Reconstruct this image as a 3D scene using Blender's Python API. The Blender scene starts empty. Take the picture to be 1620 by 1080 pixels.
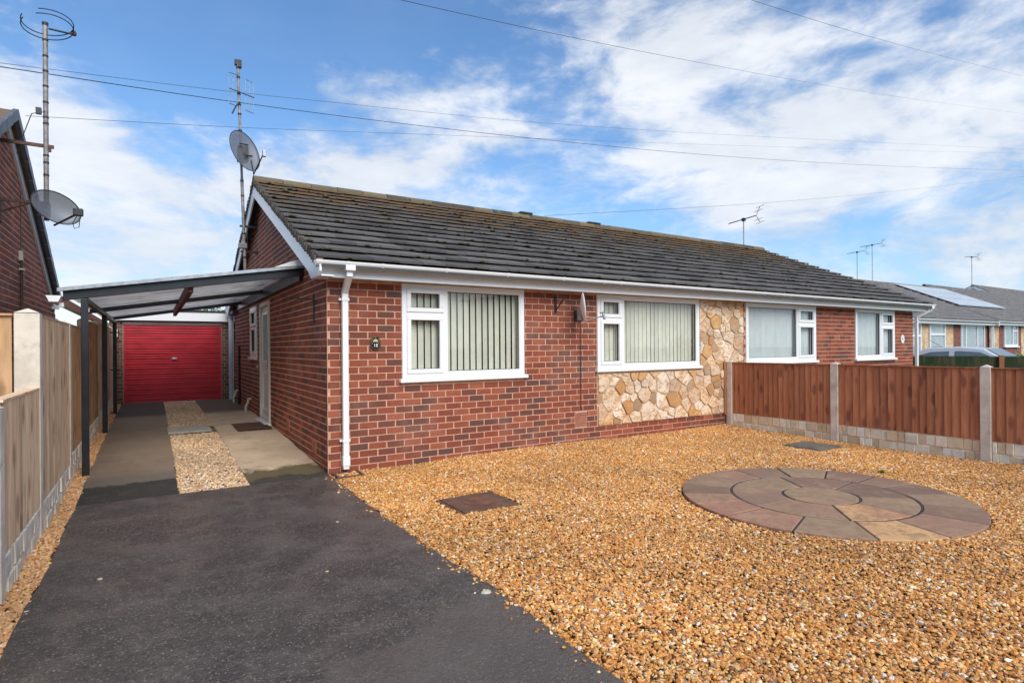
import bpy, bmesh, math, random
from mathutils import Vector, Matrix
random.seed(7)
RU = random.uniform
# ------------------------------------------------------------------ camera, world, sun, exposure
S = bpy.context.scene
COL = S.collection
CAM_H = 1.317
HEAD, ROLL = math.radians(32.156), math.radians(0.416)
cd = bpy.data.cameras.new('camera'); cam = bpy.data.objects.new('camera', cd); COL.objects.link(cam)
cd.lens = 20.116; cd.sensor_width = 36; cd.shift_y = 8.86 / 1620; cd.clip_start = 0.05; cd.clip_end = 2000
Fw = Vector((math.sin(HEAD), math.cos(HEAD), 0)); Rt = Vector((math.cos(HEAD), -math.sin(HEAD), 0)); Up = Vector((0, 0, 1))
cr = Rt * math.cos(ROLL) - Up * math.sin(ROLL); cu = Up * math.cos(ROLL) + Rt * math.sin(ROLL)
cam.matrix_world = Matrix(((cr.x, cu.x, -Fw.x, 0), (cr.y, cu.y, -Fw.y, 0), (cr.z, cu.z, -Fw.z, CAM_H), (0, 0, 0, 1)))
S.camera = cam
SUN_EL, SUN_AZ = math.radians(40), math.radians(182)      # azimuth clockwise from +Y
W = bpy.data.worlds.new('World'); S.world = W; W.use_nodes = True
SKY_STRENGTH = 0.10
S.view_settings.view_transform = 'Standard'; S.view_settings.look = 'None'
S.view_settings.exposure = 1.42; S.view_settings.gamma = 1
S.view_settings.use_curve_mapping = False

def nn(nt, t, **kw):
    n = nt.nodes.new(t)
    for k, v in kw.items():
        if k in n.bl_rna.properties.keys(): setattr(n, k, v)
        else: n.inputs[k].default_value = v
    return n
def lk(nt, a, b): nt.links.new(a, b)
def math_n(nt, op, a, b=None, c=None, clamp=False):
    n = nt.nodes.new('ShaderNodeMath'); n.operation = op; n.use_clamp = clamp
    for i, x in enumerate((a, b, c)):
        if x is None: continue
        if isinstance(x, (int, float)): n.inputs[i].default_value = x
        else: nt.links.new(x, n.inputs[i])
    return n.outputs[0]
def mixc(nt, fac, a, b, mode='MIX'):
    n = nt.nodes.new('ShaderNodeMix'); n.data_type = 'RGBA'; n.blend_type = mode; n.clamp_result = False
    for i, x in ((0, fac), (6, a), (7, b)):
        if isinstance(x, (int, float)): n.inputs[i].default_value = x
        elif isinstance(x, (tuple, list)): n.inputs[i].default_value = tuple(x)[:3] + (1,)
        else: nt.links.new(x, n.inputs[i])
    return n.outputs[2]
def sstep(nt, x, a, b):
    n = nt.nodes.new('ShaderNodeMapRange'); n.interpolation_type = 'SMOOTHSTEP'
    n.inputs[1].default_value = a; n.inputs[2].default_value = b
    nt.links.new(x, n.inputs[0]); return n.outputs[0]
def noise(nt, vec, scale, detail=3, rough=0.55, dist=0.0, col=False):
    n = nt.nodes.new('ShaderNodeTexNoise')
    n.inputs['Scale'].default_value = scale; n.inputs['Detail'].default_value = detail
    n.inputs['Roughness'].default_value = rough; n.inputs['Distortion'].default_value = dist
    if vec is not None: nt.links.new(vec, n.inputs['Vector'])
    return n.outputs['Color' if col else 'Fac']
def vscale(nt, vec, s):
    n = nt.nodes.new('ShaderNodeVectorMath'); n.operation = 'MULTIPLY'; n.inputs[1].default_value = s
    nt.links.new(vec, n.inputs[0]); return n.outputs[0]
def vadd(nt, a, b):
    n = nt.nodes.new('ShaderNodeVectorMath'); n.operation = 'ADD'
    nt.links.new(a, n.inputs[0])
    if isinstance(b, tuple): n.inputs[1].default_value = b
    else: nt.links.new(b, n.inputs[1])
    return n.outputs[0]

def build_sky():
    nt = W.node_tree; nt.nodes.clear()
    out = nn(nt, 'ShaderNodeOutputWorld'); bg = nn(nt, 'ShaderNodeBackground'); bg.inputs[1].default_value = SKY_STRENGTH
    sky = nn(nt, 'ShaderNodeTexSky'); sky.sky_type = 'NISHITA'; sky.sun_disc = False
    sky.sun_elevation = SUN_EL; sky.sun_rotation = SUN_AZ; sky.air_density = 1.0; sky.dust_density = 0.6; sky.ozone_density = 2.5
    tc = nn(nt, 'ShaderNodeTexCoord'); d = tc.outputs['Generated']
    sep = nn(nt, 'ShaderNodeSeparateXYZ'); lk(nt, d, sep.inputs[0])
    z = math_n(nt, 'MAXIMUM', sep.outputs[2], 0.0)
    zi = math_n(nt, 'ADD', z, 0.16)
    px = math_n(nt, 'DIVIDE', sep.outputs[0], zi); py = math_n(nt, 'DIVIDE', sep.outputs[1], zi)
    comb = nn(nt, 'ShaderNodeCombineXYZ'); lk(nt, px, comb.inputs[0]); lk(nt, py, comb.inputs[1])
    p = comb.outputs[0]
    # rotate so the streaks run towards the right of the view
    rot = nn(nt, 'ShaderNodeVectorRotate'); rot.rotation_type = 'Z_AXIS'; rot.inputs['Angle'].default_value = math.radians(35)
    lk(nt, p, rot.inputs['Vector']); pr = rot.outputs[0]
    q = vadd(nt, vscale(nt, d, (1.0, 1.0, 2.3)), (3.1, 7.7, 1.3))
    warp = noise(nt, q, 2.2, 3, col=True)
    pw = vadd(nt, q, vscale(nt, warp, (0.22, 0.22, 0.10)))
    big = noise(nt, pw, 2.3, 5, 0.52)
    puff = noise(nt, pw, 6.5, 9, 0.60, 0.15)
    wisp = noise(nt, pw, 22.0, 7, 0.62)
    cov = math_n(nt, 'ADD', math_n(nt, 'MULTIPLY', big, 0.82), math_n(nt, 'MULTIPLY', puff, 0.86))
    cov = math_n(nt, 'ADD', cov, math_n(nt, 'MULTIPLY', wisp, 0.26))
    # banks and clearings of cloud: direction, sharpness, weight
    def rayd(u, v):
        a = (u - 810) / 905.24; h = (548.9 - v) / 905.24
        return (Fw + Rt * a + Up * h).normalized()
    blobs = [((1000, 80), 40, .16), ((1150, 50), 30, .10), ((1450, 60), 18, .10), ((700, 160), 130, .10), ((760, 170), 60, .08), ((1000, 130), 120, .08),
             ((500, 230), 70, .10), ((600, 250), 60, .10), ((250, 250), 60, .08), ((60, 130), 90, .10), ((1300, 260), 30, .10), ((1450, 230), 40, .10), ((1200, 330), 60, .06), ((1560, 380), 80, .08),
             ((200, 360), 10, .11), ((60, 300), 14, .06), ((420, 420), 14, .08), ((1300, 120), 7, -.07), ((1000, 330), 40, .06), ((480, 60), 26, -.20), ((250, 90), 40, -.14), ((300, 160), 60, -.10), ((930, 20), 300, -.10), ((985, 190), 200, -.16), ((880, 205), 200, -.08), ((1380, 340), 300, -.16), ((1500, 320), 300, -.12), ((800, 60), 90, -.12), ((330, 40), 60, -.10), ((640, 90), 120, -.08), ((250, 205), 300, -.10), ((1560, 310), 300, -.10)]
    for (uv, k, w) in blobs:
        v = rayd(*uv)
        dn = nn(nt, 'ShaderNodeVectorMath'); dn.operation = 'DOT_PRODUCT'; dn.inputs[1].default_value = v; lk(nt, d, dn.inputs[0])
        g = math_n(nt, 'POWER', math_n(nt, 'MAXIMUM', dn.outputs['Value'], 0.0), float(k) * 2.2)
        cov = math_n(nt, 'MULTIPLY_ADD', g, w, cov)
    hz = math_n(nt, 'POWER', math_n(nt, 'SUBTRACT', 1.0, z, clamp=True), 5.0)
    cov = math_n(nt, 'MULTIPLY_ADD', hz, 0.16, cov)
    cl = sstep(nt, cov, 0.91, 1.25)
    thick = sstep(nt, cov, 0.98, 1.30)
    shade = noise(nt, pw, 4.5, 7, 0.6)
    white = mixc(nt, sstep(nt, shade, 0.35, 0.7), (2.2, 2.5, 2.95), (3.7, 3.82, 4.0))
    white = mixc(nt, math_n(nt, 'MULTIPLY', thick, 0.5), white, (4.0, 4.0, 4.02))
    blue = mixc(nt, 1.0, sky.outputs[0], (0.33, 0.55, 0.70), 'MULTIPLY')
    blue = mixc(nt, math_n(nt, 'MULTIPLY', hz, 0.45), blue, (3.1, 3.7, 4.4))
    skyc = mixc(nt, math_n(nt, 'MULTIPLY_ADD', cl, 0.84, 0.07), blue, white)
    below = sstep(nt, sep.outputs[2], -0.02, 0.0)
    skyc = mixc(nt, below, (1.5, 1.4, 1.25), skyc)
    lk(nt, skyc, bg.inputs[0]); lk(nt, bg.outputs[0], out.inputs[0])
build_sky()
sl = bpy.data.lights.new('sun', 'SUN'); sl.energy = 1.3; sl.angle = math.radians(42); sl.color = (1.0, 0.93, 0.82)
so = bpy.data.objects.new('sun', sl); COL.objects.link(so); so.location = (-5, -10, 20)
sd = Vector((math.sin(SUN_AZ) * math.cos(SUN_EL), math.cos(SUN_AZ) * math.cos(SUN_EL), math.sin(SUN_EL)))
so.rotation_euler = sd.to_track_quat('Z', 'Y').to_euler()

# ------------------------------------------------------------------ mesh helpers
class MB:
    def __init__(s): s.v = []; s.f = []; s.t = []; s.m = []; s.sm = []
    def add(s, vs, fs, tone=0.5, mi=0, smooth=False):
        b = len(s.v); s.v += [tuple(p) for p in vs]; s.t += [tone] * len(vs)
        s.f += [tuple(b + i for i in f) for f in fs]; s.m += [mi] * len(fs); s.sm += [smooth] * len(fs); return s
    def box(s, p, q, tone=0.5, mi=0):
        x0, x1 = sorted((p[0], q[0])); y0, y1 = sorted((p[1], q[1])); z0, z1 = sorted((p[2], q[2]))
        vs = [(x0, y0, z0), (x1, y0, z0), (x1, y1, z0), (x0, y1, z0), (x0, y0, z1), (x1, y0, z1), (x1, y1, z1), (x0, y1, z1)]
        return s.add(vs, [(0, 3, 2, 1), (4, 5, 6, 7), (0, 1, 5, 4), (1, 2, 6, 5), (2, 3, 7, 6), (3, 0, 4, 7)], tone, mi)
    def prism(s, pts, d, tone=0.5, mi=0, smooth=False):
        """pts: polygon (3d), d: extrusion vector"""
        n = len(pts); d = Vector(d); a = [Vector(p) for p in pts]; b = [p + d for p in a]
        fs = [tuple(range(n)), tuple(range(2 * n - 1, n - 1, -1))] + [(i, n + i, n + (i + 1) % n, (i + 1) % n) for i in range(n)]
        nrm = Vector((0, 0, 0))
        for i in range(n): nrm += a[i].cross(a[(i + 1) % n])
        if nrm.dot(d) > 0: fs = [tuple(reversed(f)) for f in fs]
        return s.add(a + b, fs, tone, mi, smooth)
    def tube(s, pts, r, seg=8, tone=0.5, mi=0, cap=True, radii=None):
        P = [Vector(p) for p in pts]; n = len(P); vs = []; fs = []
        prev = None
        for i, p in enumerate(P):
            t = (P[min(i + 1, n - 1)] - P[max(i - 1, 0)]).normalized()
            if prev is None:
                u = t.orthogonal().normalized()
            else:
                u = (prev - t * prev.dot(t)).normalized()
            prev = u; w = t.cross(u); rr = radii[i] if radii else r
            for k in range(seg):
                a = 2 * math.pi * k / seg; vs.append(p + (u * math.cos(a) + w * math.sin(a)) * rr)
        for i in range(n - 1):
            for k in range(seg):
                k2 = (k + 1) % seg; fs.append((i * seg + k, i * seg + k2, (i + 1) * seg + k2, (i + 1) * seg + k))
        b = len(s.f); s.add(vs, fs, tone, mi, True)
        if cap:
            s.add([vs[k] for k in range(seg)], [tuple(reversed(range(seg)))], tone, mi)
            s.add([vs[(n - 1) * seg + k] for k in range(seg)], [tuple(range(seg))], tone, mi)
        return s
    def mesh(s, name, mats, bevel=0):
        me = bpy.data.meshes.new(name); me.from_pydata(s.v, [], s.f)
        if not isinstance(mats, (list, tuple)): mats = [mats]
        for m in mats: me.materials.append(m)
        at = me.attributes.new('tone', 'FLOAT', 'POINT'); at.data.foreach_set('value', s.t)
        me.polygons.foreach_set('material_index', s.m); me.polygons.foreach_set('use_smooth', s.sm)
        me.update(); return me
    def build(s, name, mats, parent=None, bevel=0, stuff=False, loc=None, **props):
        o = bpy.data.objects.new(name, s.mesh(name, mats)); COL.objects.link(o)
        if loc is not None: o.location = loc
        if parent: attach(o, parent)
        if bevel:
            bv = o.modifiers.new('bevel', 'BEVEL'); bv.width = bevel; bv.segments = 2; bv.limit_method = 'ANGLE'; bv.angle_limit = math.radians(40)
        if stuff: o['kind'] = 'stuff'
        for k, v in props.items(): o[k] = v
        return o
INV = {}
def attach(o, parent):
    o.parent = parent; o.matrix_parent_inverse = INV.get(parent.name, Matrix.Identity(4))
def thing(name, label, cat, loc, group=None):
    o = bpy.data.objects.new(name, None); o.empty_display_size = 0.2; COL.objects.link(o); o.location = loc
    INV[o.name] = Matrix.Translation(-Vector(loc)); o['label'] = label; o['category'] = cat
    if group: o['group'] = group
    return o
def tag(o, label, cat, group=None):
    o['label'] = label; o['category'] = cat
    if group: o['group'] = group
    return o
def struct(o): o['kind'] = 'structure'; return o
def inst(me, name, parent, loc, rot=None):
    o = bpy.data.objects.new(name, me); COL.objects.link(o); o.location = loc
    if rot: o.rotation_euler = rot
    if parent: attach(o, parent)
    return o

# ------------------------------------------------------------------ materials
def newmat(name):
    m = bpy.data.materials.new(name); m.use_nodes = True; nt = m.node_tree; nt.nodes.clear()
    out = nn(nt, 'ShaderNodeOutputMaterial'); b = nn(nt, 'ShaderNodeBsdfPrincipled'); lk(nt, b.outputs[0], out.inputs[0])
    return m, nt, b, out
def objvec(nt):
    tc = nn(nt, 'ShaderNodeTexCoord'); oi = nn(nt, 'ShaderNodeObjectInfo')
    r = nn(nt, 'ShaderNodeCombineXYZ'); m = math_n(nt, 'MULTIPLY', oi.outputs['Random'], 57.0)
    for i in range(3): lk(nt, m, r.inputs[i])
    return vadd(nt, tc.outputs['Object'], r.outputs[0]), oi.outputs['Random']
def wpos(nt): return nn(nt, 'ShaderNodeNewGeometry').outputs['Position']
def bump(nt, b, h, strength=0.3, dist=0.01):
    n = nn(nt, 'ShaderNodeBump'); n.inputs['Strength'].default_value = strength; n.inputs['Distance'].default_value = dist
    lk(nt, h, n.inputs['Height']); lk(nt, n.outputs[0], b.inputs['Normal'])
def simple(name, col, rough=0.5, var=0.12, scale=6, bmp=0.0, bscale=60, metal=0.0, spec=0.5, dirt=None, dirtamt=0.5, rndvar=0.0, world=False):
    m, nt, b, out = newmat(name)
    v, rnd = objvec(nt)
    if world: v = wpos(nt)
    n1 = noise(nt, v, scale, 5, 0.6)
    lo = tuple(c * (1 - var) for c in col); hi = tuple(min(1, c * (1 + var)) for c in col)
    c = mixc(nt, sstep(nt, n1, 0.3, 0.7), lo, hi)
    if rndvar:
        k = math_n(nt, 'MULTIPLY_ADD', rnd, 2 * rndvar, 1 - rndvar)
        cc = nn(nt, 'ShaderNodeCombineColor')
        for i in range(3): lk(nt, k, cc.inputs[i])
        c = mixc(nt, 1.0, c, cc.outputs[0], 'MULTIPLY')
    if dirt:
        n2 = noise(nt, v, scale * 0.7 + 1.3, 6, 0.65)
        c = mixc(nt, math_n(nt, 'MULTIPLY', sstep(nt, n2, 0.52, 0.72), dirtamt), c, dirt)
    lk(nt, c, b.inputs['Base Color'])
    b.inputs['Roughness'].default_value = rough; b.inputs['Metallic'].default_value = metal; b.inputs['Specular IOR Level'].default_value = spec
    if bmp:
        h = noise(nt, v, bscale, 4, 0.6); bump(nt, b, h, bmp, 0.005)
    return m
def tonemat(name, stops, rough=0.8, grain=40, gv=0.25, bmp=0.4, bscale=90, bdist=0.004, band=None, wdirt=None, rnd=True, spec=0.3):
    """colour by 'tone' vertex attribute through a ramp of base colours plus grain"""
    m, nt, b, out = newmat(name)
    v, r = objvec(nt)
    at = nn(nt, 'ShaderNodeAttribute'); at.attribute_name = 'tone'
    t = at.outputs['Fac']
    p = wpos(nt)
    n0 = noise(nt, p, grain * 0.3, 4, 0.6)
    t = math_n(nt, 'ADD', t, math_n(nt, 'MULTIPLY', math_n(nt, 'SUBTRACT', n0, 0.5), 0.35), clamp=True)
    ramp = nn(nt, 'ShaderNodeValToRGB'); el = ramp.color_ramp.elements
    while len(el) < len(stops): el.new(0.5)
    for e, (pos, c) in zip(el, stops): e.position = pos; e.color = tuple(c) + (1,)
    lk(nt, t, ramp.inputs[0]); c = ramp.outputs[0]
    if band:
        w = noise(nt, vadd(nt, vscale(nt, p, (3, 3, 7)), vscale(nt, v, (3, 3, 3))), 1.4, 4, 0.6, 1.5)
        c = mixc(nt, math_n(nt, 'MULTIPLY', sstep(nt, w, 0.45, 0.62), band[1]), c, band[0])
    g = noise(nt, p, grain * 2.2, 4, 0.7)
    k = math_n(nt, 'MULTIPLY_ADD', g, 2 * gv, 1 - gv)
    cc = nn(nt, 'ShaderNodeCombineColor')
    for i in range(3): lk(nt, k, cc.inputs[i])
    c = mixc(nt, 1.0, c, cc.outputs[0], 'MULTIPLY')
    if wdirt:
        n2 = noise(nt, p, wdirt[2], 6, 0.65)
        c = mixc(nt, math_n(nt, 'MULTIPLY', sstep(nt, n2, 0.5, 0.7), wdirt[1]), c, wdirt[0])
    lk(nt, c, b.inputs['Base Color']); b.inputs['Roughness'].default_value = rough; b.inputs['Specular IOR Level'].default_value = spec
    bump(nt, b, noise(nt, p, bscale, 5, 0.65), bmp, bdist)
    return m

MT = {}
MT['brick'] = tonemat('brick', [(0, (.125, .060, .050)), (.22, (.150, .058, .043)), (.45, (.215, .060, .036)), (.72, (.27, .070, .038)), (1, (.36, .11, .060))], 0.85, 38, .30, .5, 120, wdirt=((.36, .20, .15), .32, 1.6))
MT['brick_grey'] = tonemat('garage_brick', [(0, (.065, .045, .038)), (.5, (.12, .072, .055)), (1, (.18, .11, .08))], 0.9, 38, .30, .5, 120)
MT['mortar'] = simple('mortar', (.62, .35, .235), .95, .16, 14, .5, 160, dirt=(.42, .25, .18), world=True)
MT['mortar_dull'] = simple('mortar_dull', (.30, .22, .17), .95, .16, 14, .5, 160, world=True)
MT['stone'] = tonemat('sandstone', [(0, (.36, .25, .17)), (.2, (.60, .43, .29)), (.45, (.76, .59, .42)), (.7, (.86, .75, .60)), (.88, (.74, .43, .18)), (1, (.50, .27, .12))], 0.85, 16, .18, .7, 40, .008, band=((.52, .25, .075), .8), wdirt=((.30, .24, .19), .40, 3.2))
MT['stone_mortar'] = simple('stone_mortar', (.70, .53, .36), .95, .15, 12, .5, 120, world=True)
MT['white'] = simple('white_plastic', (.86, .86, .85), .28, .03, 2, 0, dirt=(.74, .72, .68), dirtamt=.25)
MT['white_warm'] = simple('white_soffit', (.74, .72, .69), .45, .05, 2, 0, dirt=(.50, .46, .40), dirtamt=.25)
MT['grey_pipe'] = simple('pale_grey_plastic', (.50, .52, .58), .35, .06, 5, 0, dirt=(.30, .30, .30), dirtamt=.3)
MT['black_paint'] = simple('black_painted_steel', (.018, .019, .022), .35, .25, 8, .1, 90)
MT['dark_metal'] = simple('dark_metal', (.035, .032, .034), .45, .3, 10, .2, 90, metal=.3)
MT['rust'] = simple('rusty_steel', (.10, .052, .036), .75, .45, 14, .5, 120, dirt=(.22, .12, .07))
MT['mast'] = simple('weathered_mast', (.30, .27, .25), .55, .3, 16, .2, 90, metal=.3, dirt=(.10, .09, .08), dirtamt=.7)
MT['galv'] = simple('galvanised', (.38, .39, .41), .4, .2, 16, .1, 80, metal=.6)
MT['cable'] = simple('black_cable', (.03, .03, .033), .6, .2, 8)
MT['concrete_post'] = simple('concrete_post', (.72, .62, .50), .9, .16, 6, .5, 130, dirt=(.34, .30, .25), dirtamt=.6, rndvar=.05)
MT['board_left'] = simple('gravel_board_white', (.84, .73, .57), .9, .16, 9, .6, 70, dirt=(.34, .31, .27), dirtamt=.6, rndvar=.05)
MT['board_right'] = tonemat('gravel_board_cream', [(0, (.64, .47, .29)), (.35, (.80, .64, .43)), (.7, (.88, .77, .59)), (1, (.90, .83, .70))], .9, 14, .18, .7, 60, .008, wdirt=((.36, .31, .24), .4, 3.0))
MT['lead'] = simple('black_felt', (.03, .03, .032), .8, .3, 6, .3, 60)
MT['door_red'] = simple('red_garage_paint', (.42, .022, .036), .40, .18, 3, .05, 40)
MT['lintel'] = simple('mauve_brown_lintel', (.17, .12, .12), .6, .2, 3, .1, 60, dirt=(.25, .19, .17))
MT['brass'] = simple('chrome_handle', (.7, .68, .65), .2, .05, 5, metal=1)
MT['slate_dark'] = simple('slate_dark', (.06, .06, .06), .7)
MT['room'] = simple('dark_room', (.045, .043, .040), .9, .1, 3)
MT['blind_beige'] = simple('beige_blind_fabric', (.80, .75, .61), .8, .06, 5, rndvar=.08)
MT['blind_white'] = simple('white_blind_fabric', (.66, .67, .66), .8, .05, 5, rndvar=.05)
MT['net'] = simple('net_curtain', (.45, .50, .50), .9, .12, 7, rndvar=.05)
MT['gasket'] = simple('black_gasket', (.02, .02, .02), .5)
MT['moss'] = simple('moss', (.085, .075, .030), .95, .4, 30, .8, 150)
MT['airbrick'] = simple('terracotta', (.42, .17, .11), .85, .15, 10, .4, 100)
MT['door_cream'] = simple('cream_door_frame', (.66, .62, .52), .4, .05, 3)
MT['mat_brown'] = simple('coir_mat', (.10, .045, .025), .95, .3, 30, .8, 200)
MT['plaque_black'] = simple('black_enamel', (.012, .012, .013), .25, .1, 5)
MT['gold'] = simple('gold_enamel', (.55, .40, .08), .4, .3, 60)
MT['petal'] = simple('petal_cream', (.70, .50, .32), .5, .2, 80)
MT['leafy'] = simple('leaf_enamel', (.12, .25, .08), .5, .2, 60)
MT['digit'] = simple('white_enamel', (.80, .80, .78), .4, .02, 5)
MT['dish_white'] = simple('dish_off_white', (.86, .76, .66), .55, .10, 7, .1, 60, dirt=(.70, .45, .26), dirtamt=.6)
MT['soil'] = simple('gravel_base', (.20, .115, .055), .95, .3, 30, .8, 90, world=True)
MT['bark'] = simple('bark', (.08, .06, .045), .9, .3, 12, .8, 60)
MT['tread'] = simple('tyre_rubber', (.02, .02, .02), .8)
MT['car_white'] = simple('white_car_paint', (.72, .74, .76), .15, .02, 2)
MT['slab_pale'] = simple('pale_slab', (.38, .35, .30), .85, .15, 10, .3, 90, dirt=(.25, .22, .18))

def leafmat(name, c1, c2):
    m, nt, b, out = newmat(name)
    at = nn(nt, 'ShaderNodeAttribute'); at.attribute_name = 'tone'
    lk(nt, mixc(nt, at.outputs['Fac'], c1, c2), b.inputs['Base Color']); b.inputs['Roughness'].default_value = .6
    return m
MT['leaf'] = leafmat('foliage', (.025, .055, .015), (.10, .16, .045))
MT['leaf_bright'] = leafmat('bright_foliage', (.06, .14, .02), (.16, .30, .05))

def wood(name, c1, c2, knot, rough=.75, green=None):
    m, nt, b, out = newmat(name); v, rnd = objvec(nt)
    at = nn(nt, 'ShaderNodeAttribute'); at.attribute_name = 'tone'
    g = noise(nt, vscale(nt, v, (38, 38, 2.0)), 1.0, 5, 0.65, 0.4)
    blot = noise(nt, vscale(nt, v, (5, 5, 1.6)), 1.0, 4, 0.6)
    c = mixc(nt, sstep(nt, g, .3, .7), c1, c2)
    hi = tuple(min(1, x * 1.35) for x in c2); c = mixc(nt, math_n(nt, 'MULTIPLY', sstep(nt, blot, .5, .72), .5), c, hi)
    # knots
    vo = nn(nt, 'ShaderNodeTexVoronoi'); vo.inputs['Scale'].default_value = 1.0; lk(nt, vscale(nt, v, (9, 9, 3.2)), vo.inputs['Vector'])
    kd = math_n(nt, 'ADD', vo.outputs['Distance'], math_n(nt, 'MULTIPLY', noise(nt, v, 30, 2), 0.08))
    kn = math_n(nt, 'SUBTRACT', 1.0, sstep(nt, kd, .20, .40))
    c = mixc(nt, math_n(nt, 'MULTIPLY', kn, .6), c, knot)
    dark = noise(nt, vscale(nt, v, (7, 7, 1.2)), 1.0, 5, .6, 1.0)
    c = mixc(nt, math_n(nt, 'MULTIPLY', sstep(nt, dark, .56, .75), .4), c, knot)
    k = math_n(nt, 'MULTIPLY_ADD', rnd, .36, .82)
    cc = nn(nt, 'ShaderNodeCombineColor')
    for i in range(3): lk(nt, k, cc.inputs[i])
    c = mixc(nt, 1.0, c, cc.outputs[0], 'MULTIPLY')
    if green:
        gn = noise(nt, vscale(nt, v, (6, 6, 1.4)), 1.0, 4)
        c = mixc(nt, sstep(nt, gn, .40, .62), c, green)
    lk(nt, c, b.inputs['Base Color']); b.inputs['Roughness'].default_value = rough; b.inputs['Specular IOR Level'].default_value = .3
    bump(nt, b, g, .35, .004)
    return m
MT['wood_red'] = wood('wood_redbrown', (.36, .125, .055), (.48, .185, .090), (.11, .036, .022))
MT['wood_pale'] = wood('wood_pale_weathered', (.62, .39, .225), (.86, .60, .375), (.26, .13, .075))
MT['wood_gold'] = wood('wood_golden', (.50, .27, .13), (.62, .37, .19), (.22, .09, .04))
MT['wood_green'] = wood('wood_green_algae', (.055, .050, .022), (.095, .085, .045), (.03, .025, .012), .9, (.028, .050, .018))

def glassmat(name, tint=(.90, .94, .94), base=0.10):
    m, nt, b, out = newmat(name); nt.nodes.remove(b)
    tr = nn(nt, 'ShaderNodeBsdfTransparent'); tr.inputs[0].default_value = tint + (1,)
    gl = nn(nt, 'ShaderNodeBsdfGlossy'); gl.inputs['Roughness'].default_value = 0.0
    ge = nn(nt, 'ShaderNodeNewGeometry'); dp = nn(nt, 'ShaderNodeVectorMath'); dp.operation = 'DOT_PRODUCT'; lk(nt, ge.outputs['Incoming'], dp.inputs[0]); lk(nt, ge.outputs['Normal'], dp.inputs[1])
    sch = math_n(nt, 'POWER', math_n(nt, 'SUBTRACT', 1.0, math_n(nt, 'ABSOLUTE', dp.outputs['Value']), clamp=True), 4.0)
    f = math_n(nt, 'MULTIPLY_ADD', sch, 1.0, base, clamp=True)      # two panes, both faces
    bn = nn(nt, 'ShaderNodeBump'); bn.inputs['Strength'].default_value = .03; bn.inputs['Distance'].default_value = .02
    lk(nt, noise(nt, wpos(nt), 1.6, 2), bn.inputs['Height']); lk(nt, bn.outputs[0], gl.inputs['Normal'])
    mx = nn(nt, 'ShaderNodeMixShader'); lk(nt, f, mx.inputs[0]); lk(nt, tr.outputs[0], mx.inputs[1]); lk(nt, gl.outputs[0], mx.inputs[2])
    lk(nt, mx.outputs[0], out.inputs[0]); return m
MT['glass'] = glassmat('window_glass')
MT['car_glass'] = glassmat('car_glass', (.35, .45, .45), .12)

def dishmesh():
    m, nt, b, out = newmat('perforated_dish_steel')
    b.inputs['Base Color'].default_value = (.17, .175, .20, 1); b.inputs['Roughness'].default_value = .5; b.inputs['Metallic'].default_value = .2
    tr = nn(nt, 'ShaderNodeBsdfTransparent'); mx = nn(nt, 'ShaderNodeMixShader')
    lk(nt, b.outputs[0], mx.inputs[2]); lk(nt, tr.outputs[0], mx.inputs[1]); mx.inputs[0].default_value = .62
    lk(nt, mx.outputs[0], out.inputs[0]); return m
MT['dish_mesh'] = dishmesh()

def polycarb():
    m, nt, b, out = newmat('twinwall_polycarbonate')
    v, r = objvec(nt)
    c = mixc(nt, sstep(nt, noise(nt, wpos(nt), 3, 5), .45, .7), (.80, .79, .76), (.55, .51, .44))
    di = nn(nt, 'ShaderNodeBsdfDiffuse'); tl = nn(nt, 'ShaderNodeBsdfTranslucent'); tr = nn(nt, 'ShaderNodeBsdfTransparent'); gl = nn(nt, 'ShaderNodeBsdfGlossy')
    gl.inputs['Roughness'].default_value = .25
    lk(nt, c, di.inputs[0]); lk(nt, c, tl.inputs[0]); tr.inputs[0].default_value = (.8, .8, .82, 1)
    a = nn(nt, 'ShaderNodeMixShader'); a.inputs[0].default_value = .70; lk(nt, di.outputs[0], a.inputs[1]); lk(nt, tl.outputs[0], a.inputs[2])
    b2 = nn(nt, 'ShaderNodeMixShader'); b2.inputs[0].default_value = .50; lk(nt, a.outputs[0], b2.inputs[1]); lk(nt, tr.outputs[0], b2.inputs[2])
    b3 = nn(nt, 'ShaderNodeMixShader'); b3.inputs[0].default_value = .06; lk(nt, b2.outputs[0], b3.inputs[1]); lk(nt, gl.outputs[0], b3.inputs[2])
    lk(nt, b3.outputs[0], out.inputs[0]); nt.nodes.remove(b); return m
MT['poly'] = polycarb()

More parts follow.
